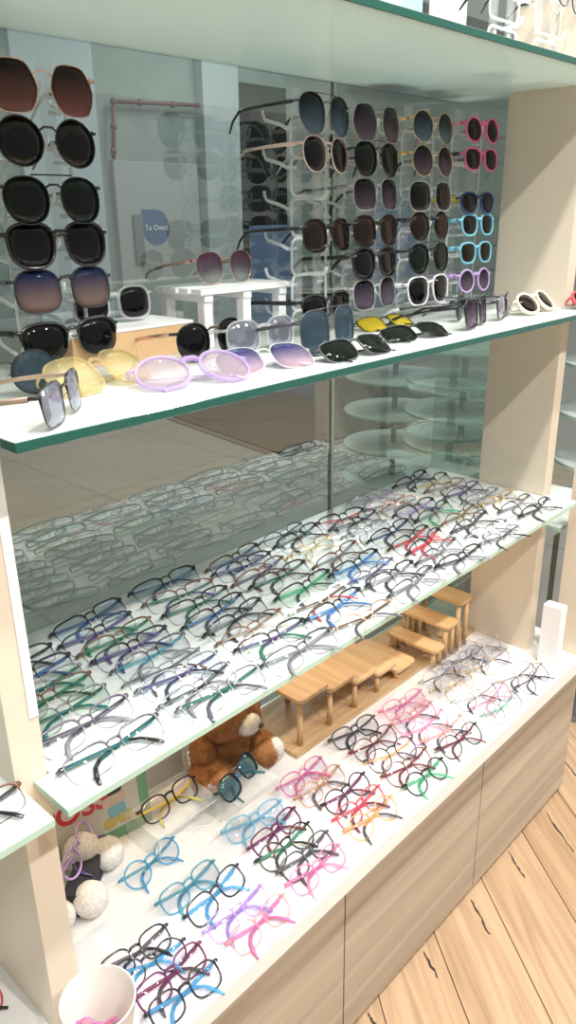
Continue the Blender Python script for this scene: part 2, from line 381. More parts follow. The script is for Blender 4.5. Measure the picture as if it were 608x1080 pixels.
LC = {
 'demo': pane('demo_lens', (0.965, 0.965, 0.98), 1.45, (0.9, 0.95, 1.0)), 'demoblue': pane('blue_coated_lens', (0.94, 0.97, 1.0), 1.5, (0.5, 0.66, 1.0), 0, .02),
 'demogreen': pane('green_coated_lens', (0.96, 0.99, 0.97), 1.5, (0.5, 1.0, 0.75), 0, .02), 'demopink': pane('pink_coated_lens', (1.0, 0.965, 0.975), 1.5, (1.0, 0.8, 0.9), 0, .02),
 'black': see('black_sun_lens', (0.04, 0.04, 0.045), (0.004, 0.004, 0.005), 0.7, 0.03, .45), 'green': see('dark_green_sun_lens', (0.10, 0.12, 0.105), (0.006, 0.012, 0.009), 0.6, 0.03, .45),
 'brown': see('brown_sun_lens', (0.12, 0.085, 0.06), (0.02, 0.012, 0.008), 0.55, 0.03, .45), 'steel': see('steel_blue_sun_lens', (0.22, 0.30, 0.36), (0.06, 0.10, 0.13), 0.35, 0.03, .8),
 'mirror': see('silver_mirror_lens', (0.35, 0.37, 0.42), (0.50, 0.53, 0.62), 0.65, 0.06, .9, .7), 'yellow': see('yellow_night_lens', (0.85, 0.75, 0.15), (0.62, 0.50, 0.04), 0.45, 0.04, .7),
 'honey': see('honey_lens', (0.90, 0.87, 0.70), (0.60, 0.55, 0.33), 0.28, 0.04), 'lilac': see('lilac_lens', (0.86, 0.82, 0.86), (0.5, 0.45, 0.48), 0.25, 0.04),
 'gbrown': gradlens('brown_fade_lens', (0.04, 0.02, 0.02), (0.36, 0.17, 0.15)), 'gblue': gradlens('blue_brown_fade_lens', (0.025, 0.04, 0.12), (0.42, 0.30, 0.26)),
 'gnavy': gradlens('navy_fade_lens', (0.008, 0.015, 0.035), (0.20, 0.32, 0.42)), 'gpurple': gradlens('purple_fade_lens', (0.03, 0.022, 0.045), (0.26, 0.20, 0.27)),
 'grose': gradlens('rose_grey_fade_lens', (0.42, 0.24, 0.38), (0.55, 0.60, 0.58), .3), 'gviolet': gradlens('violet_fade_lens', (0.10, 0.10, 0.30), (0.75, 0.6, 0.66), .3),
 'bluegreen': pane('blue_mirror_lens', (0.55, 0.62, 0.62), 1.6, (0.3, 0.65, 0.8), 0, .28),
}
K_RECT = dict(w=.053, h=.034, dbl=.017, shape='rect', style='half', r=.0014, metal=1, pose='fold', tb=.0034, tilt=34)
K_RECTF = dict(w=.053, h=.033, dbl=.017, shape='rect', style='semi', r=.0012, metal=1, pose='fold', tb=.0031, tilt=34)
K_OVAL = dict(w=.052, h=.033, dbl=.018, shape='oval', style='semi', r=.0010, metal=1, pose='fold', tb=.0024, tilt=32)
K_KID = dict(w=.045, h=.036, dbl=.015, shape='square', style='full', r=.0019, pose='fold', tb=.0032, tilt=36, pads=False)
K_KIDR = dict(w=.044, h=.039, dbl=.016, shape='round', style='full', r=.0018, pose='fold', tb=.0030, tilt=36, pads=False)
K_PAN = dict(w=.048, h=.043, dbl=.017, shape='panto', style='full', r=.0014, pose='fold', tb=.0026, tilt=38, pads=False)
K_WIRE = dict(w=.049, h=.044, dbl=.017, shape='round', style='full', r=.0007, metal=1, pose='fold', tb=.0013, tilt=38)
K_DISP = dict(w=.045, h=.037, dbl=.015, shape='square', style='full', r=.0017, pose='stand', tb=.0026, pads=False, L=.11)

# ================================================================= the setting
def struct(o, label=None):
    o['kind'] = 'structure'
    if label: o['label'] = label
    return o
# shop floor: herringbone oak boards
def floor_mat():
    m, n, l, p, o = nt('oak_plank_floor')
    tc = n.new('ShaderNodeTexCoord'); mp = n.new('ShaderNodeMapping'); mp.inputs['Rotation'].default_value = (0, 0, R(FLOOR_ANG))
    l.new(tc.outputs['Object'], mp.inputs[0])
    bt = n.new('ShaderNodeTexBrick'); bt.inputs['Scale'].default_value = 1.0; bt.inputs['Brick Width'].default_value = 1.1
    bt.inputs['Row Height'].default_value = 0.145; bt.inputs['Mortar Size'].default_value = 0.0014
    bt.inputs['Color1'].default_value = (0.44, 0.30, 0.185, 1); bt.inputs['Color2'].default_value = (0.49, 0.345, 0.22, 1); bt.inputs['Mortar'].default_value = (0.10, 0.06, 0.035, 1)
    bt.offset = 0.37
    l.new(mp.outputs[0], bt.inputs[0])
    m2 = n.new('ShaderNodeMapping'); m2.inputs['Scale'].default_value = (1.5, 26, 1); l.new(mp.outputs[0], m2.inputs[0])
    no = n.new('ShaderNodeTexNoise'); no.inputs['Scale'].default_value = 1.6; no.inputs['Detail'].default_value = 8; no.inputs['Distortion'].default_value = 1.2
    l.new(m2.outputs[0], no.inputs['Vector'])
    cr = n.new('ShaderNodeValToRGB'); cr.color_ramp.elements[0].color = (0.66, 0.60, 0.54, 1); cr.color_ramp.elements[1].color = (1.08, 1.06, 1.03, 1)
    cr.color_ramp.elements[0].position = .25; cr.color_ramp.elements[1].position = .62; l.new(no.outputs['Fac'], cr.inputs[0])
    mu = n.new('ShaderNodeMix'); mu.data_type = 'RGBA'; mu.blend_type = 'MULTIPLY'; mu.inputs[0].default_value = 0.85
    l.new(bt.outputs['Color'], mu.inputs[6]); l.new(cr.outputs[0], mu.inputs[7]); l.new(mu.outputs[2], p.inputs['Base Color'])
    p.inputs['Roughness'].default_value = 0.34; return m
FLOOR_ANG = -52
bm = bmesh.new(); box(bm, -2.2, 4.2, -3.2, 0.345, -0.05, 0.0)
struct(link('floor', bm, floor_mat(), smooth=False), 'pale oak plank floor of the shop aisle')
# dark filled cracks where the boards have opened
bm = bmesh.new()
for (x0, y0, x1, y1) in [(1.02, -0.017, 0.975, -0.079), (1.189, -0.023, 1.115, -0.127), (0.847, -0.023, 0.798, -0.095), (0.676, -0.019, 0.649, -0.071), (0.507, -0.016, 0.49, -0.05), (1.395, 0.021, 1.32, -0.08)]:
    d = Vector((x1-x0, y1-y0, 0)); nn = Vector((-d.y, d.x, 0)).normalized(); L_ = 9; pts = []
    lo = []; hi = []
    for i in range(L_+1):
        t = i/L_; c = Vector((x0, y0, .0008)) + d*t + nn*rng.uniform(-.002, .002); w_ = .0026*(.35+rng.random())*(1-.5*abs(2*t-1))
        lo.append(bm.verts.new(c-nn*w_)); hi.append(bm.verts.new(c+nn*w_))
    for i in range(L_): bm.faces.new((lo[i], lo[i+1], hi[i+1], hi[i]))
struct(link('trim_1', bm, M_dark, smooth=False), 'dark filled cracks between floor boards')

# mall corridor behind the glass
def tile_mat():
    m, n, l, p, o = nt('grey_corridor_tiles')
    tc = n.new('ShaderNodeTexCoord'); bt = n.new('ShaderNodeTexBrick'); bt.inputs['Scale'].default_value = 1; bt.offset = 0
    bt.inputs['Brick Width'].default_value = 0.9; bt.inputs['Row Height'].default_value = 0.9; bt.inputs['Mortar Size'].default_value = 0.006
    bt.inputs['Color1'].default_value = (0.235, 0.22, 0.20, 1); bt.inputs['Color2'].default_value = (0.27, 0.25, 0.225, 1); bt.inputs['Mortar'].default_value = (0.14, 0.13, 0.12, 1)
    l.new(tc.outputs['Object'], bt.inputs[0]); l.new(bt.outputs['Color'], p.inputs['Base Color']); p.inputs['Roughness'].default_value = 0.35; return m
bm = bmesh.new(); box(bm, -3, 16, 0.375, 12, -0.05, 0.0); struct(link('floor', bm, tile_mat(), smooth=False), 'grey tiled corridor floor beyond the glass')
M_wallgrey = noisy('grey_green_plaster', (0.22, 0.25, 0.245), (0.29, 0.32, 0.31), 3, .7, 6)
bm = bmesh.new(); box(bm, -3, 14, 7.0, 7.1, 0, 4.2); struct(link('wall_back', bm, M_wallgrey, smooth=False), 'grey green corridor wall beyond the glass')
struct(boxo('trim_2', 6.30, 6.86, 6.86, 7.0, 0, 3.6, pbr('pale_column', (0.42, 0.45, 0.47), .6), bev=.01), 'pale square column on the corridor wall')
struct(boxo('trim_3', 4.0, 4.9, 6.93, 7.0, 0, 3.6, pbr('pale_blue_panel', (0.40, 0.45, 0.49), .6), bev=.01), 'pale blue grey wall panel')
dr = boxo('door_1', 5.05, 6.22, 6.93, 7.0, 0.02, ZM+1.11, pbr('door_panel', (0.36, 0.365, 0.36), .5), bev=.01); struct(dr, 'pale grey door in the corridor wall')
boxo('door_pull', 5.24, 5.36, 6.90, 6.93, ZM+.05, ZM+.57, pbr('pull_plate', (0.18, 0.20, 0.20), .4), dr, .004)
struct(boxo('window_1', 6.95, 7.75, 6.93, 7.0, 0.3, ZM+2.02, pane('green_pane', (0.10, 0.16, 0.13), 1.5), bev=.004), 'dark green glass panel beside the column')
bm = bmesh.new()
rod(bm, (5.11, 6.92, ZM+1.67), (6.28, 6.92, ZM+1.72), .022, 8); rod(bm, (5.11, 6.92, ZM+1.67), (5.05, 6.92, ZM+1.12), .022, 8)
for c in ((5.11, 6.92, ZM+1.67), (5.45, 6.92, ZM+1.685), (5.9, 6.92, ZM+1.70), (5.085, 6.92, ZM+1.43), (5.06, 6.92, ZM+1.2)): ball(bm, c, .036, seg=8, rings=6)
tag(link('wall_pipe', bm, pbr('rust_red_pipe', (0.16, 0.07, 0.065), .5)), 'rust red pipe running along the corridor wall above the door', 'pipe')
# blue drop-shaped sign with white lettering on the door
sg = empty('door_sign', (5.56, 6.925, ZM+.43)); tag(sg, 'dark blue drop shaped sign with white lettering on the grey door', 'sign')
bm = bmesh.new(); pts = []
for i in range(28):
    a = 2*math.pi*i/28; r_ = .19
    x, z = r_*math.cos(a), r_*math.sin(a)
    if x < 0 and z > 0: x, z = -max(abs(x), r_*.0 + abs(x)), z
    pts.append((x, z))
pts = [(.19*math.cos(R(a)), .19*math.sin(R(a))) for a in range(90, -181, -15)] + [(-.19, .19)]
fr_ = [bm.verts.new((x, 0, z)) for x, z in pts]; bk_ = [bm.verts.new((x, .01, z)) for x, z in pts]
bm.faces.new(fr_); bm.faces.new(bk_)
for i in range(len(pts)): j = (i+1) % len(pts); bm.faces.new((fr_[i], fr_[j], bk_[j], bk_[i]))
link('sign_plate', bm, pbr('sign_blue', (0.07, 0.13, 0.25), .5), sg, smooth=False)
lettering('lettering', 'To Ovest', .085, M_whitepaint, sg, (0, -.006, -.03), (R(90), 0, 0), .002, 0, 'CENTER')
# ribbed entrance mat on the corridor floor
bm = bmesh.new()
for i in range(60):
    x = -0.95 + i*.032; box(bm, x, x+.017, -0.75, 0.75, 0.001, .018)
box(bm, -1.0, 1.0, -.8, .8, 0.0, .006)
tag(link('entrance_mat', bm, pbr('mat_ribs', (0.10, 0.095, 0.085), .7), smooth=False, loc=(3.95, 3.1, 0.001)), 'dark ribbed entrance mat on the corridor floor beyond the glass', 'mat')
bpy.data.objects['entrance_mat'].rotation_euler = (0, 0, R(-8))
# pale blue boxes stacked outside, seen between the racks
M_bluebox = pbr('slate_blue_card', (0.13, 0.19, 0.33), .6)
for i, (x, y, w_, z0, h_, lb) in enumerate(((4.75, 4.3, .5, 0, 1.25, 'slate blue display stand behind the clear racks'), (6.3, 4.1, .75, 0, 1.5, 'wider slate blue display stand further right in the corridor'))):
    g_ = empty('display_stand', (x, y, 0)); tag(g_, lb, 'display stand')
    boxo('panel_board', -w_/2, w_/2, -.03, .03, .05, h_, M_bluebox, g_, .006); boxo('panel_foot', -w_/2-.05, w_/2+.05, -.18, .18, 0, .05, M_dark, g_, .006)

# ---------- shop fitting: side panels, back glass, counter
PX0, PX1 = -0.0195, 0.0165
def panel(name, x0, x1, y0, y1, z0, z1): return boxo(name, x0, x1, y0, y1, z0, z1, M_cream, bev=.0012)
struct(panel('wall_left', PX0, PX1, .0665, .2194, ZC, 2.35), 'cream upright side panel left of the shelves')
struct(panel('wall_right', W-.0165, W+.016, .0665, .2194, ZC, 2.35), 'cream upright side panel right of the shelves')
struct(panel('wall_right', 1.238, 1.298, -.036, .030, ZC, 2.35), 'cream pillar beside the white box at far right')
struct(boxo('trim_4', .0060, .0166, .0652, .0666, ZM+.075, ZU-.011, M_whitepaint, bev=.001), 'white edge strip on the left side panel, middle bay')
M_glass = pane('back_glass', (0.80, 0.87, 0.84), 1.55, (0.93, 0.97, 0.95), 0.0, .15)
def glass(name, x0, x1, y0, y1, z0, z1, label):
    bm = bmesh.new(); box(bm, x0, x1, y0, y1, z0, z1); o = link(name, bm, [M_glass, M_edgepale], smooth=False)
    for f in o.data.polygons:
        if f.area < (z1-z0)*.02: f.material_index = 1
    return struct(o, label)
SX = 0.839
M_olive = pane('olive_glass', (0.42, 0.46, 0.36), 1.5)
glass('window_2', -1.4, SX-.0035, DEP+.003, DEP+.009, ZC, 2.35, 'back glass pane left of the joint')
glass('window_3', SX+.0035, 2.6, DEP+.003, DEP+.009, ZC, 2.35, 'back glass pane right of the joint')
struct(boxo('trim_5', SX-.0035, SX+.0035, DEP+.0005, DEP+.0115, ZC, 2.35, pbr('joint_strip', (0.55, 0.66, 0.60), .2), bev=.0005), 'pale green joint between two glass panes')
struct(boxo('gap_tint_pane', W+.0165, 1.2375, .044, .048, ZC+.001, ZM-.095, M_olive, bev=0), 'added olive tinted pane darkening the gap between the right panel and the pillar')  # pane added only to darken the view through the gap
struct(boxo('window_4', W-.004, W+.002, .2196, DEP+.0005, ZM+.001, ZU-.012, M_glass, bev=0), 'side glass behind the right panel, middle bay')
struct(boxo('window_5', W-.004, W+.002, .2196, DEP+.0005, ZU+.001, ZT-.012, M_glass, bev=0), 'side glass behind the right panel, upper bay')
struct(boxo('window_6', W-.004, W+.002, .2196, DEP+.0005, ZC+.001, ZM-.012, M_glass, bev=0), 'side glass behind the right panel, lower bay')

def shelf(name, x0, x1, z, m_top, m_edge, label, group='glass display shelves', th=.0095, back=DEP, front=0.0, notch=True):
    """a glass shelf notched around the side panels"""
    if notch: poly = [(x0, front), (x1, front), (x1, .0655), (x1-.0175, .0655), (x1-.0175, .2194), (x1-.005, .2194), (x1-.005, back), (x0+.0185, back), (x0+.0185, .0655), (x0, .0655)]
    else: poly = [(x0, front), (x1, front), (x1, back), (x0, back)]
    bm = bmesh.new(); slab(bm, poly, z-th, z); o = link(name, bm, [m_top, m_edge], smooth=False)
    bv = o.modifiers.new('bevel', 'BEVEL'); bv.width = .0008; bv.segments = 1
    return tag(o, label, 'shelf', group)
shelf('glass_shelf', 0, W, ZM, M_shelf, M_edgepale, 'white glass shelf crowded with folded optical frames, middle level')
shelf('glass_shelf', 0, W+.03, ZU, M_shelf, M_edge, 'white glass shelf with dark green edge carrying the sunglasses')
shelf('glass_shelf', -.02, W+.05, ZT, M_shelftop, M_edge, 'frosted green glass shelf at the top seen from below')
shelf('glass_shelf', -1.2, -.0145, ZM, M_shelf, M_edgepale, 'white glass shelf of the neighbouring bay at the left edge', notch=False, back=DEP)
shelf('glass_shelf', 1.235, 1.50, ZM-.083, M_shelf, M_edgepale, 'white glass shelf of the next bay behind the cream pillar', notch=False, front=.045, back=.34)

cb = empty('base_cabinet', (0, 0, 0)); tag(cb, 'long base cabinet with grey oak drawer fronts below the counter', 'cabinet')
boxo('carcass', -1.0, 1.293, .004, DEP-.004, .02, ZC-.034, M_front, cb, .001)
boxo('plinth', -.98, 1.27, .03, DEP-.01, 0, .02, M_dark, cb, .001)
xs = [-1.0, .0, .4352, .8656, 1.2950]
for i in range(4):
    bm = bmesh.new(); box(bm, xs[i]+.0015, xs[i+1]-.0015, -.0152, .003, .016, ZC-.046, .0015)
    link('drawer_front', bm, M_front, cb, smooth=False)
boxo('finger_gap', -.99, 1.26, -.006, .0035, ZC-.046, ZC-.034, M_dark, cb, 0)
ct = tag(boxo('counter', -1.2, 1.30, -.0392, DEP, ZC-.0336, ZC, M_white, bev=.001), 'long white counter top above the grey oak drawers', 'counter')
tag(boxo('counter_mat', .03, 1.14, -.022, .165, ZC+.0002, ZC+.0012, see('clear_sheet', (.98,.985,1), (.93,.94,.97), .35, .1), bev=.0003), 'thin clear sheet lying along the front of the white counter', 'sheet')
tag(boxo('wood_board', .556, 1.18, .198, DEP-.004, ZC+.0005, ZC+.0085, M_board, bev=.001), 'flat oak board lying on the counter under the wooden risers', 'board')

# ================================================================= wooden risers
def riser(name, steps, y0, y1, label, legs_right):
    g = empty(name, (steps[0][0], y0, ZC+.0088)); tag(g, label, 'riser', 'stepped wooden risers'); gx = steps[0][0]
    for x0, x1, h in steps:
        bm = bmesh.new(); p = rrect(x0-gx, x1-gx, 0, y1-y0, .012); slab(bm, p, h-.008, h, 0, 0)
        tb = link('tabletop', bm, M_bamboo, g, smooth=False)
        bv = tb.modifiers.new('bevel', 'BEVEL'); bv.width = .0015; bv.segments = 2
        if h > .02:
            lx = [x0-gx+.011] + ([x1-gx-.011] if legs_right else [])
            for x in lx:
                for y in (.012, y1-y0-.012):
                    bm = bmesh.new(); rod(bm, (x, y, 0), (x, y, h-.008), .0058, 10, .0050); link('leg', bm, M_bamboo, g)
    return g
riser('wooden_riser', [(.572, .656, .104), (.6565, .733, .086), (.7335, .806, .066), (.8065, .874, .049), (.8745, .945, .024)], .203, .338, 'stepped bamboo riser with five tops going down to the right, under the middle shelf', False)
riser('wooden_riser', [(.962, 1.006, .045), (1.0065, 1.056, .085), (1.0565, 1.112, .125)], .168, .30, 'bamboo step riser with three treads climbing towards the cream panel', True)

# ================================================================= middle shelf frames (table of world positions)
KN = {'R': K_RECT, 'F': K_RECTF, 'O': K_OVAL, 'k': K_KID, 'r': K_KIDR, 'p': K_PAN, 'w': K_WIRE}
def spec(kc, W_):
    k = dict(KN[kc]); s = W_/(2*k['w']+k['dbl']+.008)
    s = round(s*50)/50
    k['w'] = round(k['w']*s, 5); k['h'] = round(k['h']*(.5+.5*s), 5); return k
MIDDLE = [
 ('R', 0.0875, 0.0936, 2.0, 0.131, 'purplegrey', 'purplegrey', 'grey', 'demo', 'purple grey frame with purple grey temples, frontmost in first column, middle shelf'),
 ('F', 0.0834, 0.1345, 2.0, 0.131, 'silver', 'teal', 'teal', 'demogreen', 'silver frame with teal temples, second from front in first column, middle shelf'),
 ('F', 0.0869, 0.1732, 2.0, 0.131, 'brown', 'green', 'black', 'demogreen', 'brown frame with green temples, third from front in first column, middle shelf'),
 ('F', 0.0896, 0.1993, 2.0, 0.131, 'c_grey', 'teal', 'teal', 'demogreen', 'clear grey frame with teal temples, fourth from front in first column, middle shelf'),
 ('R', 0.0938, 0.2322, 2.0, 0.131, 'black', 'blue', 'navy', 'demo', 'black frame with blue temples, fifth from front in first column, middle shelf'),
 ('R', 0.0907, 0.2731, 2.0, 0.131, 'black', 'black', 'black', 'demo', 'black frame with black temples, rearmost from front in first column, middle shelf'),
 ('R', 0.0864, 0.035, 1.5739, 0.1326, 'gunmetal', 'teal', 'black', 'demo', 'gunmetal half-rim frame with teal temples, alone at the front left corner of middle shelf'),
 ('F', 0.2415, 0.025, -1.4517, 0.1349, 'silver', 'green', 'purplegrey', 'demo', 'silver frame with green temples, frontmost in second column, middle shelf'),
 ('F', 0.2264, 0.053, 5.2415, 0.1243, 'silver', 'gunmetal', 'grey', 'demo', 'silver frame with gunmetal temples, second from front in second column, middle shelf'),
 ('F', 0.23, 0.0924, -2.1469, 0.1282, 'silver', 'violet', 'black', 'demoblue', 'silver frame with violet temples, third from front in second column, middle shelf'),
 ('O', 0.2253, 0.1182, -0.6777, 0.1221, 'c_grey', 'purplegrey', 'brown', 'demo', 'clear grey frame with purple grey temples, fourth from front in second column, middle shelf'),
 ('F', 0.2341, 0.1578, 3.353, 0.125, 'gunmetal', 'c_teal', 'grey', 'demo', 'gunmetal frame with clear teal temples, fifth from front in second column, middle shelf'),
 ('R', 0.2294, 0.1943, 1.7263, 0.1261, 'black', 'purple', 'navy', 'demo', 'black frame with purple temples, sixth from front in second column, middle shelf'),
 ('F', 0.2302, 0.2282, 6.2522, 0.1298, 'brown', 'green', 'purple', 'demogreen', 'brown frame with green temples, seventh from front in second column, middle shelf'),
 ('R', 0.2217, 0.2642, 4.5685, 0.1245, 'black', 'purple', 'green', 'demo', 'black frame with purple temples, eighth from front in second column, middle shelf'),
 ('R', 0.2354, 0.3058, 8.382, 0.1349, 'black', 'blue', 'blue', 'demoblue', 'black frame with blue temples, rearmost from front in second column, middle shelf'),
 ('R', 0.3772, 0.0167, -1.4165, 0.1334, 'gunmetal', 'grey', 'grey', 'demo', 'gunmetal frame with grey temples, frontmost in third column, middle shelf'),
 ('R', 0.3748, 0.0682, -4.143, 0.1254, 'black', 'purple', 'green', 'demogreen', 'black frame with purple temples, second from front in third column, middle shelf'),
 ('O', 0.3759, 0.1082, 2.8327, 0.1339, 'brown', 'tan', 'skin', 'demo', 'brown frame with tan temples, third from front in third column, middle shelf'),
 ('R', 0.3804, 0.1451, 9.6284, 0.1349, 'black', 'gunmetal', 'black', 'demo', 'black frame with gunmetal temples, fourth from front in third column, middle shelf'),
 ('R', 0.3719, 0.1812, 7.868, 0.1327, 'black', 'blue', 'black', 'demo', 'black frame with blue temples, fifth from front in third column, middle shelf'),
 ('R', 0.3727, 0.2236, 1.1844, 0.1275, 'black', 'green', 'green', 'demo', 'black frame with green temples, sixth from front in third column, middle shelf'),
 ('F', 0.3738, 0.2674, -5.5178, 0.1279, 'brown', 'green', 'purple', 'demo', 'brown frame with green temples, seventh from front in third column, middle shelf'),
 ('R', 0.3848, 0.3177, 0.5436, 0.1349, 'black', 'blue', 'black', 'demoblue', 'black frame with blue temples, rearmost from front in third column, middle shelf'),
 ('O', 0.509, 0.0084, -3.3911, 0.1337, 'rosegold', 'brown', 'purplegrey', 'demo', 'rose gold frame with brown temples, frontmost in fourth column, middle shelf'),
 ('R', 0.505, 0.0599, 2.6024, 0.1349, 'black', 'brightblue', 'blue', 'demo', 'black frame with bright blue temples, second from front in fourth column, middle shelf'),
 ('O', 0.5079, 0.0904, 0.4301, 0.1339, 'white', 'brown', 'red', 'demo', 'white frame with brown temples, third from front in fourth column, middle shelf'),
 ('R', 0.524, 0.1384, 3.2628, 0.1349, 'black', 'c_green', 'darkgrey', 'demogreen', 'black frame with clear green temples, fourth from front in fourth column, middle shelf'),
 ('R', 0.5257, 0.1953, 1.7232, 0.1315, 'black', 'green', 'black', 'demo', 'black frame with green temples, fifth from front in fourth column, middle shelf'),
 ('F', 0.5158, 0.2288, 7.6748, 0.1349, 'brown', 'violet', 'brown', 'demo', 'brown frame with violet temples, sixth from front in fourth column, middle shelf'),
 ('R', 0.5142, 0.2697, -2.5004, 0.1258, 'black', 'navy', 'grey', 'demo', 'black frame with navy temples, seventh from front in fourth column, middle shelf'),
 ('F', 0.525, 0.3018, 7.3437, 0.1349, 'brown', 'blue', 'navy', 'demo', 'brown frame with blue temples, rearmost from front in fourth column, middle shelf'),
 ('F', 0.6498, 0.019, 5.3629, 0.1349, 'gunmetal', 'grey', 'grey', 'demo', 'gunmetal frame with grey temples, frontmost in fifth column, middle shelf'),
 ('R', 0.6484, 0.0604, -0.5398, 0.1218, 'black', 'c_grey', 'black', 'demo', 'black frame with clear grey temples, second from front in fifth column, middle shelf'),
 ('O', 0.6362, 0.0911, 3.192, 0.1339, 'purplegrey', 'violet', 'purplegrey', 'demo', 'purple grey frame with violet temples, third from front in fifth column, middle shelf'),
 ('R', 0.6422, 0.1295, 2.6708, 0.1349, 'black', 'brightblue', 'brightblue', 'demoblue', 'black frame with bright blue temples, fourth from front in fifth column, middle shelf'),
 ('F', 0.6505, 0.1764, 8.0346, 0.1349, 'brown', 'grey', 'brown', 'demo', 'brown frame with grey temples, fifth from front in fifth column, middle shelf'),
 ('O', 0.6452, 0.2348, 5.5399, 0.1209, 'gold', 'c_yellow', 'c_yellow', 'demo', 'gold frame with honey temples, sixth from front in fifth column, middle shelf'),
 ('R', 0.6669, 0.2835, 7.8325, 0.1349, 'black', 'gunmetal', 'black', 'demo', 'black frame with gunmetal temples, seventh from front in fifth column, middle shelf'),
 ('O', 0.6598, 0.3154, 5.6255, 0.1209, 'c_grey', 'purple', 'green', 'demo', 'clear grey frame with purple temples, rearmost from front in fifth column, middle shelf'),
 ('R', 0.7799, 0.0135, -3.6226, 0.1236, 'black', 'gunmetal', 'grey', 'demo', 'black frame with gunmetal temples, frontmost in sixth column, middle shelf'),
 ('F', 0.7789, 0.0543, 4.1341, 0.1344, 'gunmetal', 'grey', 'grey', 'demo', 'gunmetal frame with grey temples, second from front in sixth column, middle shelf'),
 ('R', 0.7985, 0.0935, 9.918, 0.1349, 'black', 'red', 'red', 'demo', 'black frame with red temples, third from front in sixth column, middle shelf'),
 ('F', 0.7951, 0.1241, 4.6335, 0.1349, 'black', 'red', 'red', 'demo', 'black frame with red temples, fourth from front in sixth column, middle shelf'),
 ('R', 0.7969, 0.1704, 3.9799, 0.1349, 'black', 'navy', 'darkgrey', 'demo', 'black frame with navy temples, fifth from front in sixth column, middle shelf'),
 ('O', 0.7744, 0.2114, -3.8047, 0.1209, 'silver', 'c_clear', 'white', 'demo', 'silver frame with clear temples, sixth from front in sixth column, middle shelf'),
 ('R', 0.7935, 0.2521, -1.6629, 0.1349, 'darkgrey', 'gunmetal', 'grey', 'demo', 'dark grey frame with gunmetal temples, seventh from front in sixth column, middle shelf'),
 ('R', 0.7902, 0.284, -7.9332, 0.1218, 'black', 'red', 'black', 'demo', 'black frame with red temples, rearmost from front in sixth column, middle shelf'),
 ('O', 0.9154, 0.0099, -3.6404, 0.1209, 'grey', 'gunmetal', 'black', 'demo', 'grey frame with gunmetal temples, frontmost in seventh column, middle shelf'),
 ('O', 0.9257, 0.0431, -6.6476, 0.1209, 'silver', 'c_clear', 'grey', 'demo', 'silver frame with clear temples, second from front in seventh column, middle shelf'),
 ('R', 0.9338, 0.082, 3.4596, 0.1349, 'darkgrey', 'darkgrey', 'black', 'demo', 'dark grey frame with dark grey temples, third from front in seventh column, middle shelf'),
 ('O', 0.9569, 0.1199, 4.9944, 0.1339, 'brown', 'gold', 'brown', 'demo', 'brown frame with gold temples, fourth from front in seventh column, middle shelf'),
 ('R', 0.9335, 0.1658, 7.3899, 0.1349, 'black', 'grey', 'c_green', 'demogreen', 'black frame with grey temples, fifth from front in seventh column, middle shelf'),
 ('R', 0.9261, 0.2042, -0.4377, 0.1349, 'black', 'c_lilac', 'purple', 'demo', 'black frame with clear lilac temples, sixth from front in seventh column, middle shelf'),
 ('O', 0.9247, 0.2418, -3.2691, 0.1209, 'rosegold', 'c_grey', 'c_grey', 'demo', 'rose gold frame with clear grey temples, seventh from front in seventh column, middle shelf'),
 ('O', 0.914, 0.2666, -2.7089, 0.1209, 'c_beige', 'brown', 'tan', 'demo', 'clear beige frame with brown temples, eighth from front in seventh column, middle shelf'),
 ('O', 0.9183, 0.3099, -12.0, 0.1209, 'c_lilac', 'lilac', 'grey', 'demo', 'clear lilac frame with lilac temples, rearmost from front in seventh column, middle shelf'),
 ('R', 1.0852, 0.0258, 2.3466, 0.127, 'black', 'darkgrey', 'black', 'demo', 'black frame with dark grey temples, frontmost in eighth column, middle shelf'),
 ('F', 1.0803, 0.0667, 0.7861, 0.1235, 'gunmetal', 'grey', 'grey', 'demo', 'gunmetal frame with grey temples, second from front in eighth column, middle shelf'),
 ('O', 1.0839, 0.1112, -3.2457, 0.1209, 'gold', 'gold', 'brown', 'demo', 'gold frame with gold temples, third from front in eighth column, middle shelf'),
 ('O', 1.0764, 0.1431, -4.6067, 0.1209, 'silver', 'c_grey', 'grey', 'demo', 'silver frame with clear grey temples, fourth from front in eighth column, middle shelf'),
 ('F', 1.0828, 0.1898, 0.0266, 0.1246, 'violet', 'purple', 'black', 'demo', 'violet frame with purple temples, fifth from front in eighth column, middle shelf'),
 ('O', 1.0851, 0.2347, -8.6926, 0.1209, 'brown', 'tan', 'brown', 'demo', 'brown frame with tan temples, sixth from front in eighth column, middle shelf'),
 ('R', 1.0855, 0.2718, -0.0603, 0.1294, 'black', 'c_yellow', 'c_yellow', 'demo', 'black frame with honey temples, seventh from front in eighth column, middle shelf'),
 ('R', 1.0685, 0.3113, 4.5504, 0.1349, 'violet', 'violet', 'black', 'demo', 'violet frame with violet temples, rearmost from front in eighth column, middle shelf')]
for kc, x, y, rz, W_, f, t, tip, ln, label in MIDDLE:
    wear('eyeglasses', spec(kc, W_), dict(F=FC[f], T=FC[t], P=FC[tip], L=LC[ln]), (x, y, ZM+.0002), R(rz), label, 'eyeglasses', 'optical frames folded on the middle shelf')
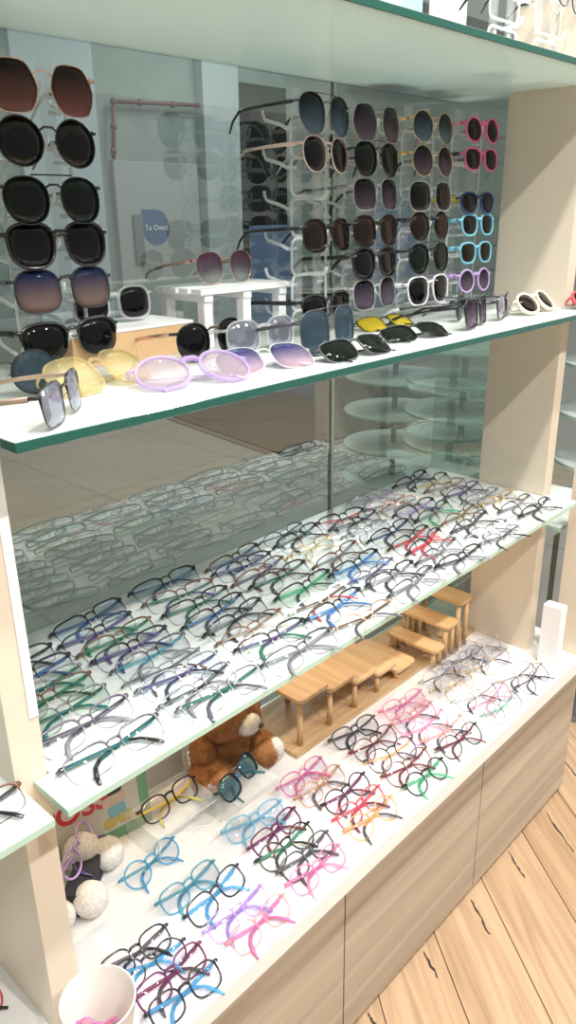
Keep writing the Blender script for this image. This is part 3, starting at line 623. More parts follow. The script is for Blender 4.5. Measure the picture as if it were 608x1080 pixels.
COUNTER = [
 ('k', 0.1078, 0.0777, -4.5169, 0.1074, 'black', 'darkgrey', 'black', 'demo', 'black square frame with dark grey temples, rearmost beside the white tub'),
 ('r', 0.1095, 0.0511, -15.5867, 0.1064, 'black', 'c_blue', 'c_blue', 'demoblue', 'round black frame with blue temples, second beside the white tub'),
 ('k', 0.1194, 0.017, 0.68, 0.1123, 'c_plum', 'c_plum', 'darkgrey', 'demopink', 'plum square frame with pink tint, third beside the white tub'),
 ('k', 0.1162, -0.0148, -3.5682, 0.1108, 'black', 'c_blue', 'c_blue', 'demo', 'black frame with blue temples nearest the counter edge and tub'),
 ('r', 0.2191, 0.1873, 4.7191, 0.1064, 'c_blue', 'c_teal', 'c_blue', 'demo', 'round clear blue frame alone before the left acrylic riser'),
 ('k', 0.2292, 0.1109, -0.0656, 0.1074, 'c_teal', 'c_teal', 'c_teal', 'demo', 'clear teal frame behind the black one with blue temples'),
 ('k', 0.2458, 0.0705, 6.9623, 0.117, 'black', 'c_blue', 'c_blue', 'demoblue', 'black frame with blue temples between teal and purple frames'),
 ('k', 0.2459, 0.0249, -0.2574, 0.1123, 'c_lilac', 'c_purple', 'c_purple', 'demo', 'clear lilac frame with purple temples between black and pink ones'),
 ('k', 0.2542, -0.0114, 0.0074, 0.1105, 'c_rose', 'c_magenta', 'pink', 'demo', 'clear rose frame nearest the edge before the purple one'),
 ('k', 0.3871, 0.1336, -10.0696, 0.1175, 'c_sky', 'c_sky', 'c_sky', 'demo', 'light blue clear frame alone at the counter middle'),
 ('k', 0.3937, 0.0919, 4.1292, 0.1131, 'c_plum', 'c_plum', 'maroon', 'demo', 'plum frame rearmost of the four-frame cluster, centre left'),
 ('r', 0.3812, 0.0572, -2.6864, 0.1165, 'black', 'green', 'black', 'demogreen', 'round black frame with green temple, second of the centre left cluster'),
 ('k', 0.3896, 0.0218, -0.0356, 0.1125, 'darkgrey', 'c_smoke', 'darkgrey', 'demo', 'dark grey frame with smoky temples in the centre left cluster'),
 ('k', 0.3811, -0.0067, -3.4724, 0.1136, 'c_pink', 'c_magenta', 'c_pink', 'demopink', 'clear pink frame frontmost of the centre left cluster'),
 ('k', 0.5208, 0.1477, -1.2591, 0.1101, 'c_magenta', 'c_magenta', 'pink', 'demo', 'clear magenta frame behind the beige one near the riser board'),
 ('k', 0.5231, 0.1081, -0.3608, 0.1162, 'c_beige', 'c_beige', 'c_smoke', 'demo', 'clear beige frame beside the magenta one'),
 ('k', 0.6787, 0.1578, -7.6388, 0.1175, 'darkgrey', 'c_smoke', 'black', 'demo', 'dark grey square frame by the front edge of the oak board'),
 ('p', 0.6752, 0.1084, -4.2417, 0.1149, 'maroon', 'maroon', 'maroon', 'demo', 'maroon frame second in the right central group'),
 ('p', 0.6698, 0.0659, -12.5834, 0.1149, 'black', 'c_orange', 'c_smoke', 'demo', 'black round frame with amber temples, third in right central group'),
 ('p', 0.662, 0.0248, -7.0253, 0.1149, 'brown', 'maroon', 'maroon', 'demopink', 'brown round frame with maroon temples, fourth in right central group'),
 ('r', 0.663, -0.013, -4.4508, 0.1081, 'black', 'c_green', 'c_green', 'demogreen', 'round black frame with clear green temples at the front edge'),
 ('r', 0.5376, 0.0632, -1.1571, 0.1117, 'black', 'c_plum', 'maroon', 'demo', 'round black frame with plum temples behind a red one'),
 ('k', 0.5279, 0.0267, -2.8261, 0.1143, 'c_red', 'c_red', 'maroon', 'demo', 'clear red frame between round black and amber frames'),
 ('r', 0.5209, -0.0044, -3.7473, 0.1165, 'c_orange', 'c_orange', 'c_smoke', 'demo', 'amber clear round frame nearest the edge, centre counter'),
 ('k', 0.814, 0.1409, -8.858, 0.1175, 'c_pink', 'c_magenta', 'c_pink', 'demopink', 'clear pink frame rearmost of the pale pink group'),
 ('k', 0.7935, 0.1017, -8.0472, 0.1164, 'c_rose', 'c_pink', 'c_smoke', 'demo', 'clear rose frame second of the pale pink group'),
 ('p', 0.7831, 0.0649, -4.447, 0.1202, 'c_lilac', 'c_pink', 'c_smoke', 'demopink', 'clear lilac frame third of the pale pink group'),
 ('p', 0.7917, 0.0291, -5.4894, 0.1186, 'c_rose', 'c_rose', 'c_smoke', 'demo', 'clear rose round frame frontmost of the pale pink group'),
 ('p', 0.7887, -0.0046, -6.4517, 0.1149, 'black', 'maroon', 'maroon', 'demo', 'black round frame with maroon temples before the pale pink group'),
 ('w', 0.9507, 0.1412, -6.1726, 0.1168, 'silver', 'gunmetal', 'black', 'demo', 'thin silver round wire frame at the left of the wire group'),
 ('w', 0.9363, 0.1019, -10.5338, 0.1168, 'gold', 'gold', 'c_yellow', 'demo', 'thin gold round wire frame second in the wire group'),
 ('w', 1.0384, 0.1406, -17.7512, 0.1279, 'gunmetal', 'gunmetal', 'black', 'demo', 'thin gunmetal round wire frame by the oak board end'),
 ('w', 1.0741, 0.0966, -17.2517, 0.1168, 'silver', 'grey', 'black', 'demo', 'thin silver wire frame with grey temples near the cream panel'),
 ('w', 0.9317, 0.0453, -14.8409, 0.1168, 'gunmetal', 'grey', 'black', 'demo', 'thin gunmetal wire frame with grey temples, middle of wire group'),
 ('w', 0.9491, 0.017, -1.523, 0.1194, 'rosegold', 'pink', 'c_pink', 'demo', 'thin rose gold wire frame with pink temples, front of wire group'),
 ('w', 1.0585, 0.0187, -10.4596, 0.1168, 'rosegold', 'gunmetal', 'black', 'demo', 'thin rose gold wire frame with dark temples before the cream panel'),
 ('w', 1.0692, -0.0087, 0.6518, 0.1168, 'black', 'black', 'black', 'demo', 'thin black round wire frame beside the white box'),
 ('w', 0.9343, -0.0131, -5.7395, 0.1168, 'silver', 'c_green', 'c_clear', 'demo', 'thin silver wire frame with pale green temples nearest the edge'),
 ('w', 1.0161, 0.102, -22.4787, 0.1168, 'gold', 'c_yellow', 'c_clear', 'demo', 'thin gold wire frame in the middle rear of the wire group'),
 ('w', 1.1121, 0.1423, -21.7992, 0.1168, 'rosegold', 'c_clear', 'grey', 'demo', 'thin rose gold wire frame rearmost near the oak riser')]
for kc, x, y, rz, W_, f, t, tip, ln, label in COUNTER:
    zz = ZC+.0014
    wear('eyeglasses', spec(kc, W_), dict(F=FC[f], T=FC[t], P=FC[tip], L=LC[ln]), (x, y, zz), R(rz), label, 'eyeglasses', 'frames folded on the white counter')

# ================================================================= sunglasses on racks
K_SUN = dict(w=.054, h=.047, dbl=.016, shape='square', style='full', r=.0013, pose='hang', tb=.0022, pads=False, L=.125)
def ks(**a): k = dict(K_SUN); k.update(a); return k
SUN = {
 'round': ks(shape='round', w=.052, h=.050), 'roundwire': ks(shape='round', w=.050, h=.047, r=.0008, metal=1), 'way': ks(shape='way', w=.054, h=.048, r=.0024, tb=.003),
 'hex': ks(shape='hex', w=.056, h=.055, r=.0008, metal=1), 'bar': ks(shape='panto', w=.052, h=.050, bar=1, r=.0012), 'square': ks(shape='square', r=.0014),
 'half': ks(shape='way', style='half', w=.056, h=.044, r=.002, tb=.003), 'avi': ks(shape='aviator', w=.055, h=.052, bar=1, r=.0009, metal=1),
 'panto': ks(shape='panto', w=.050, h=.048, r=.0012), 'kid': ks(shape='round', w=.042, h=.040, r=.0026, tb=.003, dbl=.015, L=.11), 'kidsq': ks(shape='way', w=.043, h=.036, r=.0026, tb=.003, dbl=.014, L=.11),
}
RACKSUN = [
 ('hex', 0.2093, 0.235, 1.473, 0, 'rosegold', 'rosegold', 'c_beige', 'gbrown', 'rose gold sunglasses with brown fading lenses, top of the left rack', 'sunglasses on the left rack'),
 ('round', 0.2088, 0.235, 1.4206, 0, 'black', 'black', 'black', 'black', 'round black sunglasses second from top on the left rack', 'sunglasses on the left rack'),
 ('bar', 0.2079, 0.235, 1.3629, 0, 'black', 'black', 'black', 'green', 'black double bridge sunglasses third from top on the left rack', 'sunglasses on the left rack'),
 ('way', 0.2081, 0.235, 1.3148, 0, 'black', 'black', 'black', 'black', 'heavy black sunglasses fourth from top on the left rack', 'sunglasses on the left rack'),
 ('square', 0.2091, 0.235, 1.2656, 0, 'matteblack', 'gunmetal', 'black', 'gblue', 'thin dark sunglasses with blue to brown lenses, left rack', 'sunglasses on the left rack'),
 ('half', 0.2115, 0.235, 1.208, 0, 'black', 'black', 'grey', 'black', 'black half-rim sunglasses lowest in view on the left rack', 'sunglasses on the left rack'),
 ('avi', 0.6423, 0.205, 1.4753, 7, 'gunmetal', 'black', 'black', 'gnavy', 'squarish aviators with navy fading lenses, top of second rack', 'sunglasses on the second rack'),
 ('panto', 0.6449, 0.205, 1.4244, 7, 'skin', 'skin', 'c_clear', 'black', 'pale pink framed dark sunglasses second on the second rack', 'sunglasses on the second rack'),
 ('square', 0.6478, 0.205, 1.3131, 7, 'black', 'black', 'black', 'brown', 'black brown-lensed sunglasses in the middle of second rack', 'sunglasses on the second rack'),
 ('half', 0.6482, 0.205, 1.2075, 7, 'black', 'black', 'black', 'black', 'black sunglasses lowest on the second rack behind blue ones', 'sunglasses on the second rack'),
 ('hex', 0.765, 0.205, 1.4709, 4, 'c_clear', 'c_clear', 'c_clear', 'gpurple', 'clear framed purple fading sunglasses, top of third rack', 'sunglasses on the third rack'),
 ('bar', 0.7664, 0.205, 1.4223, 4, 'black', 'black', 'black', 'green', 'black double bridge sunglasses second on the third rack', 'sunglasses on the third rack'),
 ('square', 0.7671, 0.205, 1.3706, 4, 'c_clear', 'silver', 'black', 'gpurple', 'purple fading sunglasses third on the third rack', 'sunglasses on the third rack'),
 ('square', 0.7686, 0.205, 1.317, 4, 'black', 'black', 'black', 'brown', 'squared black and brown sunglasses fourth on third rack', 'sunglasses on the third rack'),
 ('way', 0.7685, 0.205, 1.2677, 4, 'black', 'black', 'black', 'black', 'heavy black sunglasses fifth on the third rack', 'sunglasses on the third rack'),
 ('square', 0.7708, 0.205, 1.2193, 4, 'c_clear', 'c_clear', 'c_clear', 'gpurple', 'clear framed purple fading sunglasses, bottom of third rack', 'sunglasses on the third rack'),
 ('roundwire', 0.9039, 0.195, 1.473, 0, 'gold', 'gold', 'gold', 'gnavy', 'gold sunglasses with blue black lenses, top of fourth rack', 'sunglasses on the fourth rack'),
 ('roundwire', 0.9079, 0.195, 1.4225, 0, 'gold', 'gold', 'black', 'gpurple', 'thin gold sunglasses second on the fourth rack', 'sunglasses on the fourth rack'),
 ('square', 0.9069, 0.195, 1.3682, 0, 'c_clear', 'c_clear', 'c_clear', 'black', 'clear framed black sunglasses third on the fourth rack', 'sunglasses on the fourth rack'),
 ('roundwire', 0.9074, 0.195, 1.3216, 0, 'black', 'black', 'black', 'brown', 'round black sunglasses fourth on the fourth rack', 'sunglasses on the fourth rack'),
 ('bar', 0.9106, 0.195, 1.2701, 0, 'black', 'black', 'black', 'green', 'black sunglasses fifth on the fourth rack', 'sunglasses on the fourth rack'),
 ('way', 0.9131, 0.195, 1.2152, 0, 'white', 'white', 'c_clear', 'black', 'white framed black sunglasses, bottom of the fourth rack', 'sunglasses on the fourth rack'),
 ('kid', 1.0585, 0.195, 1.4776, -3, 'pink', 'c_pink', 'c_pink', 'black', 'pink round kids sunglasses, top of the right rack', 'kids sunglasses on the right rack'),
 ('kidsq', 1.0606, 0.195, 1.4305, -3, 'pink', 'black', 'black', 'black', 'pink and black kids sunglasses second on the right rack', 'kids sunglasses on the right rack'),
 ('kidsq', 1.0587, 0.195, 1.3577, -3, 'navy', 'yellow', 'yellow', 'black', 'navy kids sunglasses with yellow temples on the right rack', 'kids sunglasses on the right rack'),
 ('kidsq', 1.0644, 0.195, 1.3201, -3, 'lightblue', 'lightblue', 'lightblue', 'black', 'light blue kids sunglasses above another blue pair, right rack', 'kids sunglasses on the right rack'),
 ('kidsq', 1.0645, 0.195, 1.2716, -3, 'lightblue', 'lightblue', 'lightblue', 'brown', 'light blue squared kids sunglasses second from bottom, right rack', 'kids sunglasses on the right rack'),
 ('kid', 1.0666, 0.195, 1.2215, -3, 'lilac', 'lilac', 'lilac', 'gpurple', 'lilac round kids sunglasses, bottom of the right rack', 'kids sunglasses on the right rack')]
for st, x, y, z, rz, f, t, tip, ln, label, grp in RACKSUN:
    wear('sunglasses', SUN[st], dict(F=FC[f], T=FC[t], P=FC[tip], L=LC[ln]), (x, y, z), R(rz), label, 'sunglasses', grp)
def rack(x, y, rz, zs, label, z0=ZU, hw=.050):
    """clear acrylic tower: two uprights, per tier a front loop, a nose peg and two arms with hooks towards the glass"""
    g = empty('acrylic_rack', (x, y, z0), R(rz)); tag(g, label, 'display rack', 'clear acrylic sunglasses racks')
    top = max(zs) + .035 - z0
    dd = .034
    for s in (-1, 1):
        bm = bmesh.new(); box(bm, s*.026-.009, s*.026+.009, dd-.0025, dd+.0025, 0, top, .001); link('upright', bm, M_acryl, g, smooth=False)
    boxo('base', -.045, .045, 0.0, dd+.02, 0, .004, M_acryl, g, .001)
    for z in zs:
        h = z - z0
        bm = bmesh.new()
        p = [(q[0], dd-.004, q[1]) for q in rrect(-.046, .046, h-.056, h-.004, .012, 4)]
        sweep(bm, p, (.0026, .0020), (0,1,0), 6, closed=True); link('loop', bm, M_acryledge, g)
        bm = bmesh.new()
        sweep(bm, [(0, dd, h-.004), (0, .006, h-.004), (0, -.001, h+.001), (0, -.002, h+.008)], (.0030, .0022), (1,0,0), 6); link('nose_peg', bm, M_acryledge, g)
        for s in (-1, 1):
            bm = bmesh.new(); X_ = s*.052
            sweep(bm, [(s*.028, dd, h-.018), (X_-s*.004, dd+.002, h-.018), (X_, dd+.010, h-.013), (X_, dd+.036, h-.006), (X_, dd+.040, h+.001), (X_, dd+.041, h+.007)], (.0026, .0026), (0,0,1), 6)
            link('hook_arm', bm, M_acryledge, g)
    return g
RACKS = [
 (0.2091, 0.241, 0, [1.208, 1.2656, 1.3148, 1.3629, 1.4206, 1.473], 'clear acrylic rack of dark sunglasses at the far left'),
 (0.6458, 0.211, 7, [1.2075, 1.2603, 1.3131, 1.3687, 1.4244, 1.4753], 'clear acrylic rack of aviators beside the white slatted riser'),
 (0.7677, 0.211, 4, [1.2193, 1.2677, 1.317, 1.3706, 1.4223, 1.4709], 'clear acrylic rack third from the left, six sunglasses'),
 (0.9083, 0.201, 0, [1.2152, 1.2701, 1.3216, 1.3682, 1.4225, 1.473], 'clear acrylic rack fourth from the left, gold pairs on top'),
 (1.0622, 0.201, -3, [1.2215, 1.2716, 1.3201, 1.3577, 1.4305, 1.4776], 'clear acrylic rack of pink and blue kids sunglasses at right')]
for x, y, rz, zs, label in RACKS: rack(x, y, rz, zs, label)

# ================================================================= loose items on the upper shelf
K_ST = dict(K_SUN, pose='stand'); K_LY = dict(K_SUN, pose='fold', tilt=20, pads=False)
def kst(base, **a): k = dict(base); k.update(a); return k
LOOSE = [
 ('S', {'shape': 'rect', 'w': 0.046, 'h': 0.038, 'r': 0.0012, 'metal': 1, 'style': 'semi'}, 0.076, 0.04, 0, 41, 'black', 'tan', 'black', 'mirror', 'black metal sunglasses with silver mirror lenses at the shelf left end'),
 ('S', {'shape': 'round', 'w': 0.05, 'h': 0.046, 'r': 0.0009, 'metal': 1}, 0.078, 0.158, 0, -12, 'black', 'black', 'black', 'steel', 'thin black round sunglasses behind the mirror pair at far left'),
 ('S', {'shape': 'panto', 'w': 0.052, 'h': 0.048, 'r': 0.0011, 'metal': 1}, 0.378, 0.172, 0, 4, 'black', 'rosegold', 'c_beige', 'black', 'round black sunglasses standing beside the tan display box'),
 ('S', {'shape': 'square', 'w': 0.052, 'h': 0.044, 'r': 0.0018}, 0.447, 0.15, 0, -2, 'c_clear', 'c_clear', 'c_clear', 'mirror', 'clear square sunglasses with silver mirror lenses, shelf centre'),
 ('S', {'shape': 'square', 'w': 0.06, 'h': 0.056, 'r': 0.001, 'bar': 1, 'metal': 1}, 0.52, 0.092, 0, 9, 'darkgrey', 'darkgrey', 'black', 'steel', 'large steel blue square sunglasses standing near the shelf centre'),
 ('S', {'shape': 'round', 'w': 0.046, 'h': 0.042, 'r': 0.0009, 'metal': 1}, 0.915, 0.13, 0, 24, 'black', 'silver', 'white', 'steel', 'round wire sunglasses with open temples, right of the yellow pair'),
 ('S', {'shape': 'rect', 'w': 0.05, 'h': 0.046, 'r': 0.0018}, 0.845, 0.058, 0, 15, 'black', 'black', 'black', 'gpurple', 'square black sunglasses seen side-on right of centre'),
 ('S', {'shape': 'rect', 'w': 0.048, 'h': 0.04, 'r': 0.0014}, 0.975, 0.08, 0, 19, 'black', 'gunmetal', 'black', 'mirror', 'smaller black side-on sunglasses with mirror lenses near the right panel'),
 ('L', {'shape': 'square', 'w': 0.058, 'h': 0.044, 'r': 0.0012, 'tilt': 34}, 0.37, 0.068, 0, -14, 'c_clear', 'c_clear', 'c_clear', 'gviolet', 'clear framed violet fading sunglasses lying flat, shelf centre'),
 ('L', {'shape': 'rect', 'w': 0.056, 'h': 0.036, 'r': 0.0016, 'tilt': 38}, 0.508, 0.038, 0, -1, 'darkgrey', 'black', 'black', 'green', 'black sunglasses with green lenses lying before the steel blue pair'),
 ('L', {'shape': 'rect', 'w': 0.05, 'h': 0.036, 'r': 0.0012, 'tilt': 30}, 0.745, 0.165, 0, -8, 'black', 'black', 'black', 'yellow', 'yellow lens night glasses lying behind black ones'),
 ('L', {'shape': 'rect', 'w': 0.056, 'h': 0.036, 'r': 0.0016, 'tilt': 30}, 0.684, 0.066, 0, -9, 'black', 'black', 'black', 'green', 'black sunglasses lying in front of the yellow lens pair'),
 ('L', {'shape': 'oval', 'w': 0.056, 'h': 0.042, 'r': 0.0036, 'tilt': 46}, 1.078, 0.072, 0, 2, 'beige', 'beige', 'beige', 'black', 'beige kids sunglasses lying by the right side panel'),
 ('L', {'shape': 'oval', 'w': 0.05, 'h': 0.036, 'r': 0.0036, 'tilt': 46}, 1.216, 0.034, 0, 0, 'red', 'red', 'red', 'brown', 'red kids sunglasses at the right end of the upper shelf'),
 ('L', {'shape': 'square', 'w': 0.06, 'h': 0.054, 'r': 0.002, 'tilt': 36}, 0.18, 0.135, 0, 10, 'c_yellow', 'c_yellow', 'c_yellow', 'honey', 'honey coloured clear sunglasses lying flat at the shelf left'),
 ('L', {'shape': 'round', 'w': 0.06, 'h': 0.052, 'r': 0.0032, 'tilt': 30}, 0.258, 0.07, 0, -14, 'c_lilac', 'c_lilac', 'lilac', 'lilac', 'pale lilac clear sunglasses lying flat at the shelf left'),
 ('S', {'shape': 'aviator', 'w': 0.046, 'h': 0.044, 'r': 0.0009, 'metal': 1}, 0.512, 0.288, 0.0802, 0, 'rosegold', 'rosegold', 'rosegold', 'grose', 'rose gold aviators standing on the white slatted riser'),
 ('S', {'shape': 'square', 'w': 0.05, 'h': 0.042, 'r': 0.003}, 0.312, 0.292, 0.0422, -3, 'c_clear', 'c_clear', 'c_clear', 'black', 'clear framed black lens sunglasses standing on the display box')]
for base, a, x, y, dz, rz, f, t, tip, ln, label in LOOSE:
    k = dict(K_ST if base == 'S' else K_LY); k.update(a)
    wear('sunglasses', k, dict(F=FC[f], T=FC[t], P=FC[tip], L=LC[ln]), (x, y, ZU+.0002+dz), R(rz), label, 'sunglasses', 'loose sunglasses on the upper shelf')
# white slatted bench riser
g = empty('slatted_riser', (.422, .244, ZU)); tag(g, 'white slatted wooden riser holding rose gold aviators', 'riser')
for i in range(4): boxo('slat', 0, .182, i*.027, i*.027+.021, .072, .080, M_whitepaint, g, .001)
for x in (.008, .083, .158):
    for y in (.004, .086): boxo('leg', x, x+.016, y, y+.014, 0, .062, M_whitepaint, g, .001)
for x in (.008, .083, .158): boxo('crossbar', x, x+.016, .002, .101, .062, .072, M_whitepaint, g, .001)
# low box with tan sides and white top
g = empty('display_box', (.215, .245, ZU)); tag(g, 'low display box with tan sides and white top beside the left rack', 'display box')
boxo('box_body', 0, .19, 0, .10, .0, .038, pbr('tan_card', (0.68, 0.45, 0.24), .5), g, .001); boxo('box_lid', -.001, .191, -.001, .101, .038, .042, M_whitepaint, g, .001)

# ================================================================= things on the lower counter
# white box at far right
tag(boxo('white_box', 1.157, 1.184, -.014, .028, ZC+.0005, ZC+.142, M_whitepaint, bev=.0012), 'tall narrow white box standing on the counter before the cream pillar', 'box')
# white cup with pink frames
cup = empty('cup', (.006, .004, ZC)); tag(cup, 'round white plastic tub holding pink frames at the bottom left', 'tub')
bm = bmesh.new(); N = 40; prof = [(.0, .0), (.024, .0), (.030, .004), (.042, .092), (.0433, .094), (.0433, .0965), (.0415, .097), (.0402, .094), (.0285, .006), (.0, .005)]
rings = []
for r_, z in prof[1:-1]: rings.append([bm.verts.new((r_*math.cos(2*math.pi*i/N), r_*math.sin(2*math.pi*i/N), z)) for i in range(N)])
for A, B_ in zip(rings, rings[1:]):
    for i in range(N): bm.faces.new((A[i], A[(i+1)%N], B_[(i+1)%N], B_[i]))
bm.faces.new(rings[0]); bm.faces.new(rings[-1])
link('tub_body', bm, pbr('white_tub_plastic', (0.70, 0.665, 0.62), .35), cup, angle=40)

# acrylic bridge risers
def bridge(name, x, y, rz, w_, d_, h_, label):
    g = empty(name, (x, y, ZC+.0002), R(rz)); tag(g, label, 'riser', 'clear acrylic bridge risers')
    bm = bmesh.new(); box(bm, 0, w_, 0, d_, h_-.002, h_, .0004); link('top_plate', bm, M_acryl, g, smooth=False)
    for x0 in (0, w_-.002):
        bm = bmesh.new(); box(bm, x0, x0+.002, 0, d_, 0, h_-.002, .0003); link('side_plate', bm, M_acryl, g, smooth=False)
    for y_ in (0, d_):
        bm = bmesh.new(); sweep(bm, [(0, y_, 0), (0, y_, h_), (w_, y_, h_), (w_, y_, 0)], (.0008, .0008), (0,1,0), 5); link('polished_edge', bm, M_acryledge, g)
    return g
bridge('acrylic_riser', .232, .185, R(0), .125, .085, .050, 'clear acrylic bridge riser carrying the black and yellow glasses')
bridge('acrylic_riser', .362, .148, R(0), .095, .072, .050, 'clear acrylic bridge riser in front of the brown bear')
wear('eyeglasses', dict(K_KID, tilt=48), dict(F=FC['black'], T=FC['yellow'], P=FC['mustard'], L=LC['demopink']), (.290, .226, ZC+.0505), R(0), 'black glasses with yellow temples on the left acrylic riser', 'eyeglasses', 'frames folded on the white counter')
wear('eyeglasses', dict(K_KID, tilt=48, h=.038), dict(F=FC['black'], T=FC['c_sky'], P=FC['teal'], L=LC['bluegreen']), (.400, .184, ZC+.0505), R(18), 'black glasses with blue mirror lenses on the riser before the bear', 'eyeglasses', 'frames folded on the white counter')
# toy bear
M_fur = noisy('brown_fur', (0.33, 0.13, 0.045), (0.58, 0.28, 0.10), 60, .9, 3)
M_furw = noisy('cream_fur', (0.70, 0.66, 0.58), (0.85, 0.82, 0.76), 60, .9, 3)
def furry(name, blobs, m, parent, n, ln=.005, seed=1):
    rr = random.Random(seed); bm = bmesh.new()
    for c, r in blobs: ball(bm, c, 1, r[0], r[1], r[2], 20, 14)
    tot = sum(r[0]*r[1]+r[1]*r[2]+r[0]*r[2] for c, r in blobs)
    for c, r in blobs:
        c = Vector(c); k = int(n*(r[0]*r[1]+r[1]*r[2]+r[0]*r[2])/tot)
        for _ in range(k):
            z = rr.uniform(-1, 1); a = rr.uniform(0, 2*math.pi); q = math.sqrt(1-z*z)
            d = Vector((q*math.cos(a), q*math.sin(a), z)); p = c + Vector((d.x*r[0], d.y*r[1], d.z*r[2]))
            nn = Vector((d.x/r[0], d.y/r[1], d.z/r[2])).normalized()
            tip = p + (nn + Vector((rr.uniform(-.5,.5), rr.uniform(-.5,.5), rr.uniform(-.9,.1)))).normalized()*ln*rr.uniform(.6,1.3)
            s = nn.orthogonal().normalized()*ln*.16; s = Matrix.Rotation(rr.uniform(0, 6.28), 3, nn) @ s; t = nn.cross(s)
            a_, b_, c_ = (bm.verts.new(p+s-nn*.001), bm.verts.new(p-s*.5+t*.87-nn*.001), bm.verts.new(p-s*.5-t*.87-nn*.001)); e_ = bm.verts.new(tip)
            bm.faces.new((a_, b_, e_)); bm.faces.new((b_, c_, e_)); bm.faces.new((c_, a_, e_))
    me = bpy.data.meshes.new(name); bm.to_mesh(me); bm.free(); me.materials.append(m)
    for pl in me.polygons: pl.use_smooth = True
    o = bpy.data.objects.new(name, me); col.objects.link(o); o.parent = parent; return o
bear = empty('teddy_bear', (.444, .276, ZC+.004)); bear.scale = (1.16, 1.16, 1.16); tag(bear, 'fluffy brown teddy bear slumped on the counter under the middle shelf', 'toy bear')
furry('body', [((0, .0, .045), (.046, .040, .046))], M_fur, bear, 6000, .005, 2)
furry('head', [((-.005, -.008, .108), (.046, .040, .038))], M_fur, bear, 5000, .005, 3)
mz = furry('muzzle', [((.012, -.048, .100), (.020, .016, .014))], M_furw, bear, 900, .003, 4)
bm = bmesh.new(); ball(bm, (.024, -.062, .098), 1, .006, .005, .004, 10, 8); link('nose', bm, pbr('bear_nose', (.12, .05, .03), .4), mz)
for s, c in ((-1, (-.042, 0, .140)), (1, (.034, 0, .142))): furry('ear', [(c, (.015, .008, .015))], M_fur, bear, 700, .004, 5+s)
furry('arm', [((-.046, -.012, .062), (.018, .020, .034))], M_fur, bear, 2200, .005, 8); furry('arm', [((.046, -.006, .070), (.022, .020, .034))], M_fur, bear, 2200, .005, 9)
furry('leg', [((-.045, -.026, .030), (.030, .034, .030))], M_fur, bear, 3000, .005, 10)
lg = furry('leg', [((.048, -.030, .028), (.026, .034, .026))], M_fur, bear, 3000, .005, 11)
furry('foot_pad', [((.062, -.052, .028), (.014, .014, .020))], M_furw, lg, 700, .003, 12)
# posters behind
def poster(name, loc, rz, w_, h_, tilt, fm, label, cat, fw=.012):
    g = empty(name, loc, 0); g.rotation_euler = (R(-tilt), 0, R(rz)); tag(g, label, cat)
    for nm, a in (('frame', (0, w_, 0, fw)), ('frame', (0, w_, h_-fw, h_)), ('frame', (0, fw, fw, h_-fw)), ('frame', (w_-fw, w_, fw, h_-fw))):
        boxo(nm, a[0], a[1], 0, .008, a[2], a[3], fm, g, .0008)
    return g
g = poster('framed_poster', (.085, .300, ZC+.001), -8, .200, .165, 6, pbr('green_frame', (0.20, 0.42, 0.22), .45), 'green framed poster with red lettering leaning at the back of the counter', 'poster', .017)
boxo('print', .017, .183, .001, .005, .017, .148, noisy('poster_print', (0.62, 0.55, 0.45), (0.80, 0.76, 0.68), 12, .5), g, 0)
lettering('red_lettering', 'POSS', .050, pbr('poster_red', (0.62, 0.04, 0.04), .5), g, (.020, .0008, .066), (R(90), 0, 0), .0006, .0012)
for nm, x0, x1, z0, z1, c in (('colour_patch', .128, .156, .106, .136, (.05,.03,.04)), ('colour_patch', .120, .160, .078, .104, (.75,.55,.42)), ('colour_patch', .128, .158, .050, .078, (.25,.55,.60)), ('colour_patch', .118, .140, .026, .050, (.65,.50,.12)), ('colour_patch', .142, .168, .026, .052, (.30,.08,.16))):
    bm = bmesh.new(); slab(bm, rrect(x0, x1, .016+(z0-.016)*.72, .016+(z1-.016)*.72, .007), 0, .0012, 0, 0)
    o = link(nm, bm, pbr('patch_%d' % int(c[0]*100+c[1]*10+c[2]*1000), c, .5), g, smooth=False); o.rotation_euler = (R(90), 0, 0); o.location = (0, .0009, 0)
g = poster('framed_notice', (.300, .322, ZC+.001), -4, .10, .13, 6, M_whitepaint, 'white framed notice between the green poster and the bear', 'notice', .010)
boxo('print', .010, .090, .001, .005, .010, .120, noisy('grey_print', (0.42, 0.42, 0.42), (0.58, 0.57, 0.55), 9, .5), g, 0)
boxo('print_band', .022, .078, -.0002, .0015, .085, .089, pbr('pale_red_print', (.6,.35,.33), .6), g, 0)
# cotton balls
M_cot = noisy('cotton_thread', (0.62, 0.60, 0.55), (0.82, 0.80, 0.76), 220, .9, 2)
for (x, y, r_, z, lb) in ((.178, .244, .025, 0, 'pale grey cotton ball beside the black case, nearest the acrylic riser'), (.112, .190, .025, 0, 'pale cotton ball lying in front of the black case'), (.070, .200, .020, 0, 'pale cotton ball half hidden behind the left side panel'), (.150, .268, .030, .0, 'pale fluffy ball leaning against the green framed poster'), (.058, .262, .036, 0, 'largest pale fluffy ball at the back beside the side panel')):
    bm = bmesh.new(); ball(bm, (0, 0, r_), r_, seg=28, rings=20)
    for v in bm.verts: v.co += (v.co-Vector((0,0,r_))).normalized()*rng.uniform(-.0006, .0006)
    tag(link('cotton_ball', bm, M_cot, loc=(x, y, ZC+.0003)), lb, 'cotton ball', 'cotton balls beside the posters')
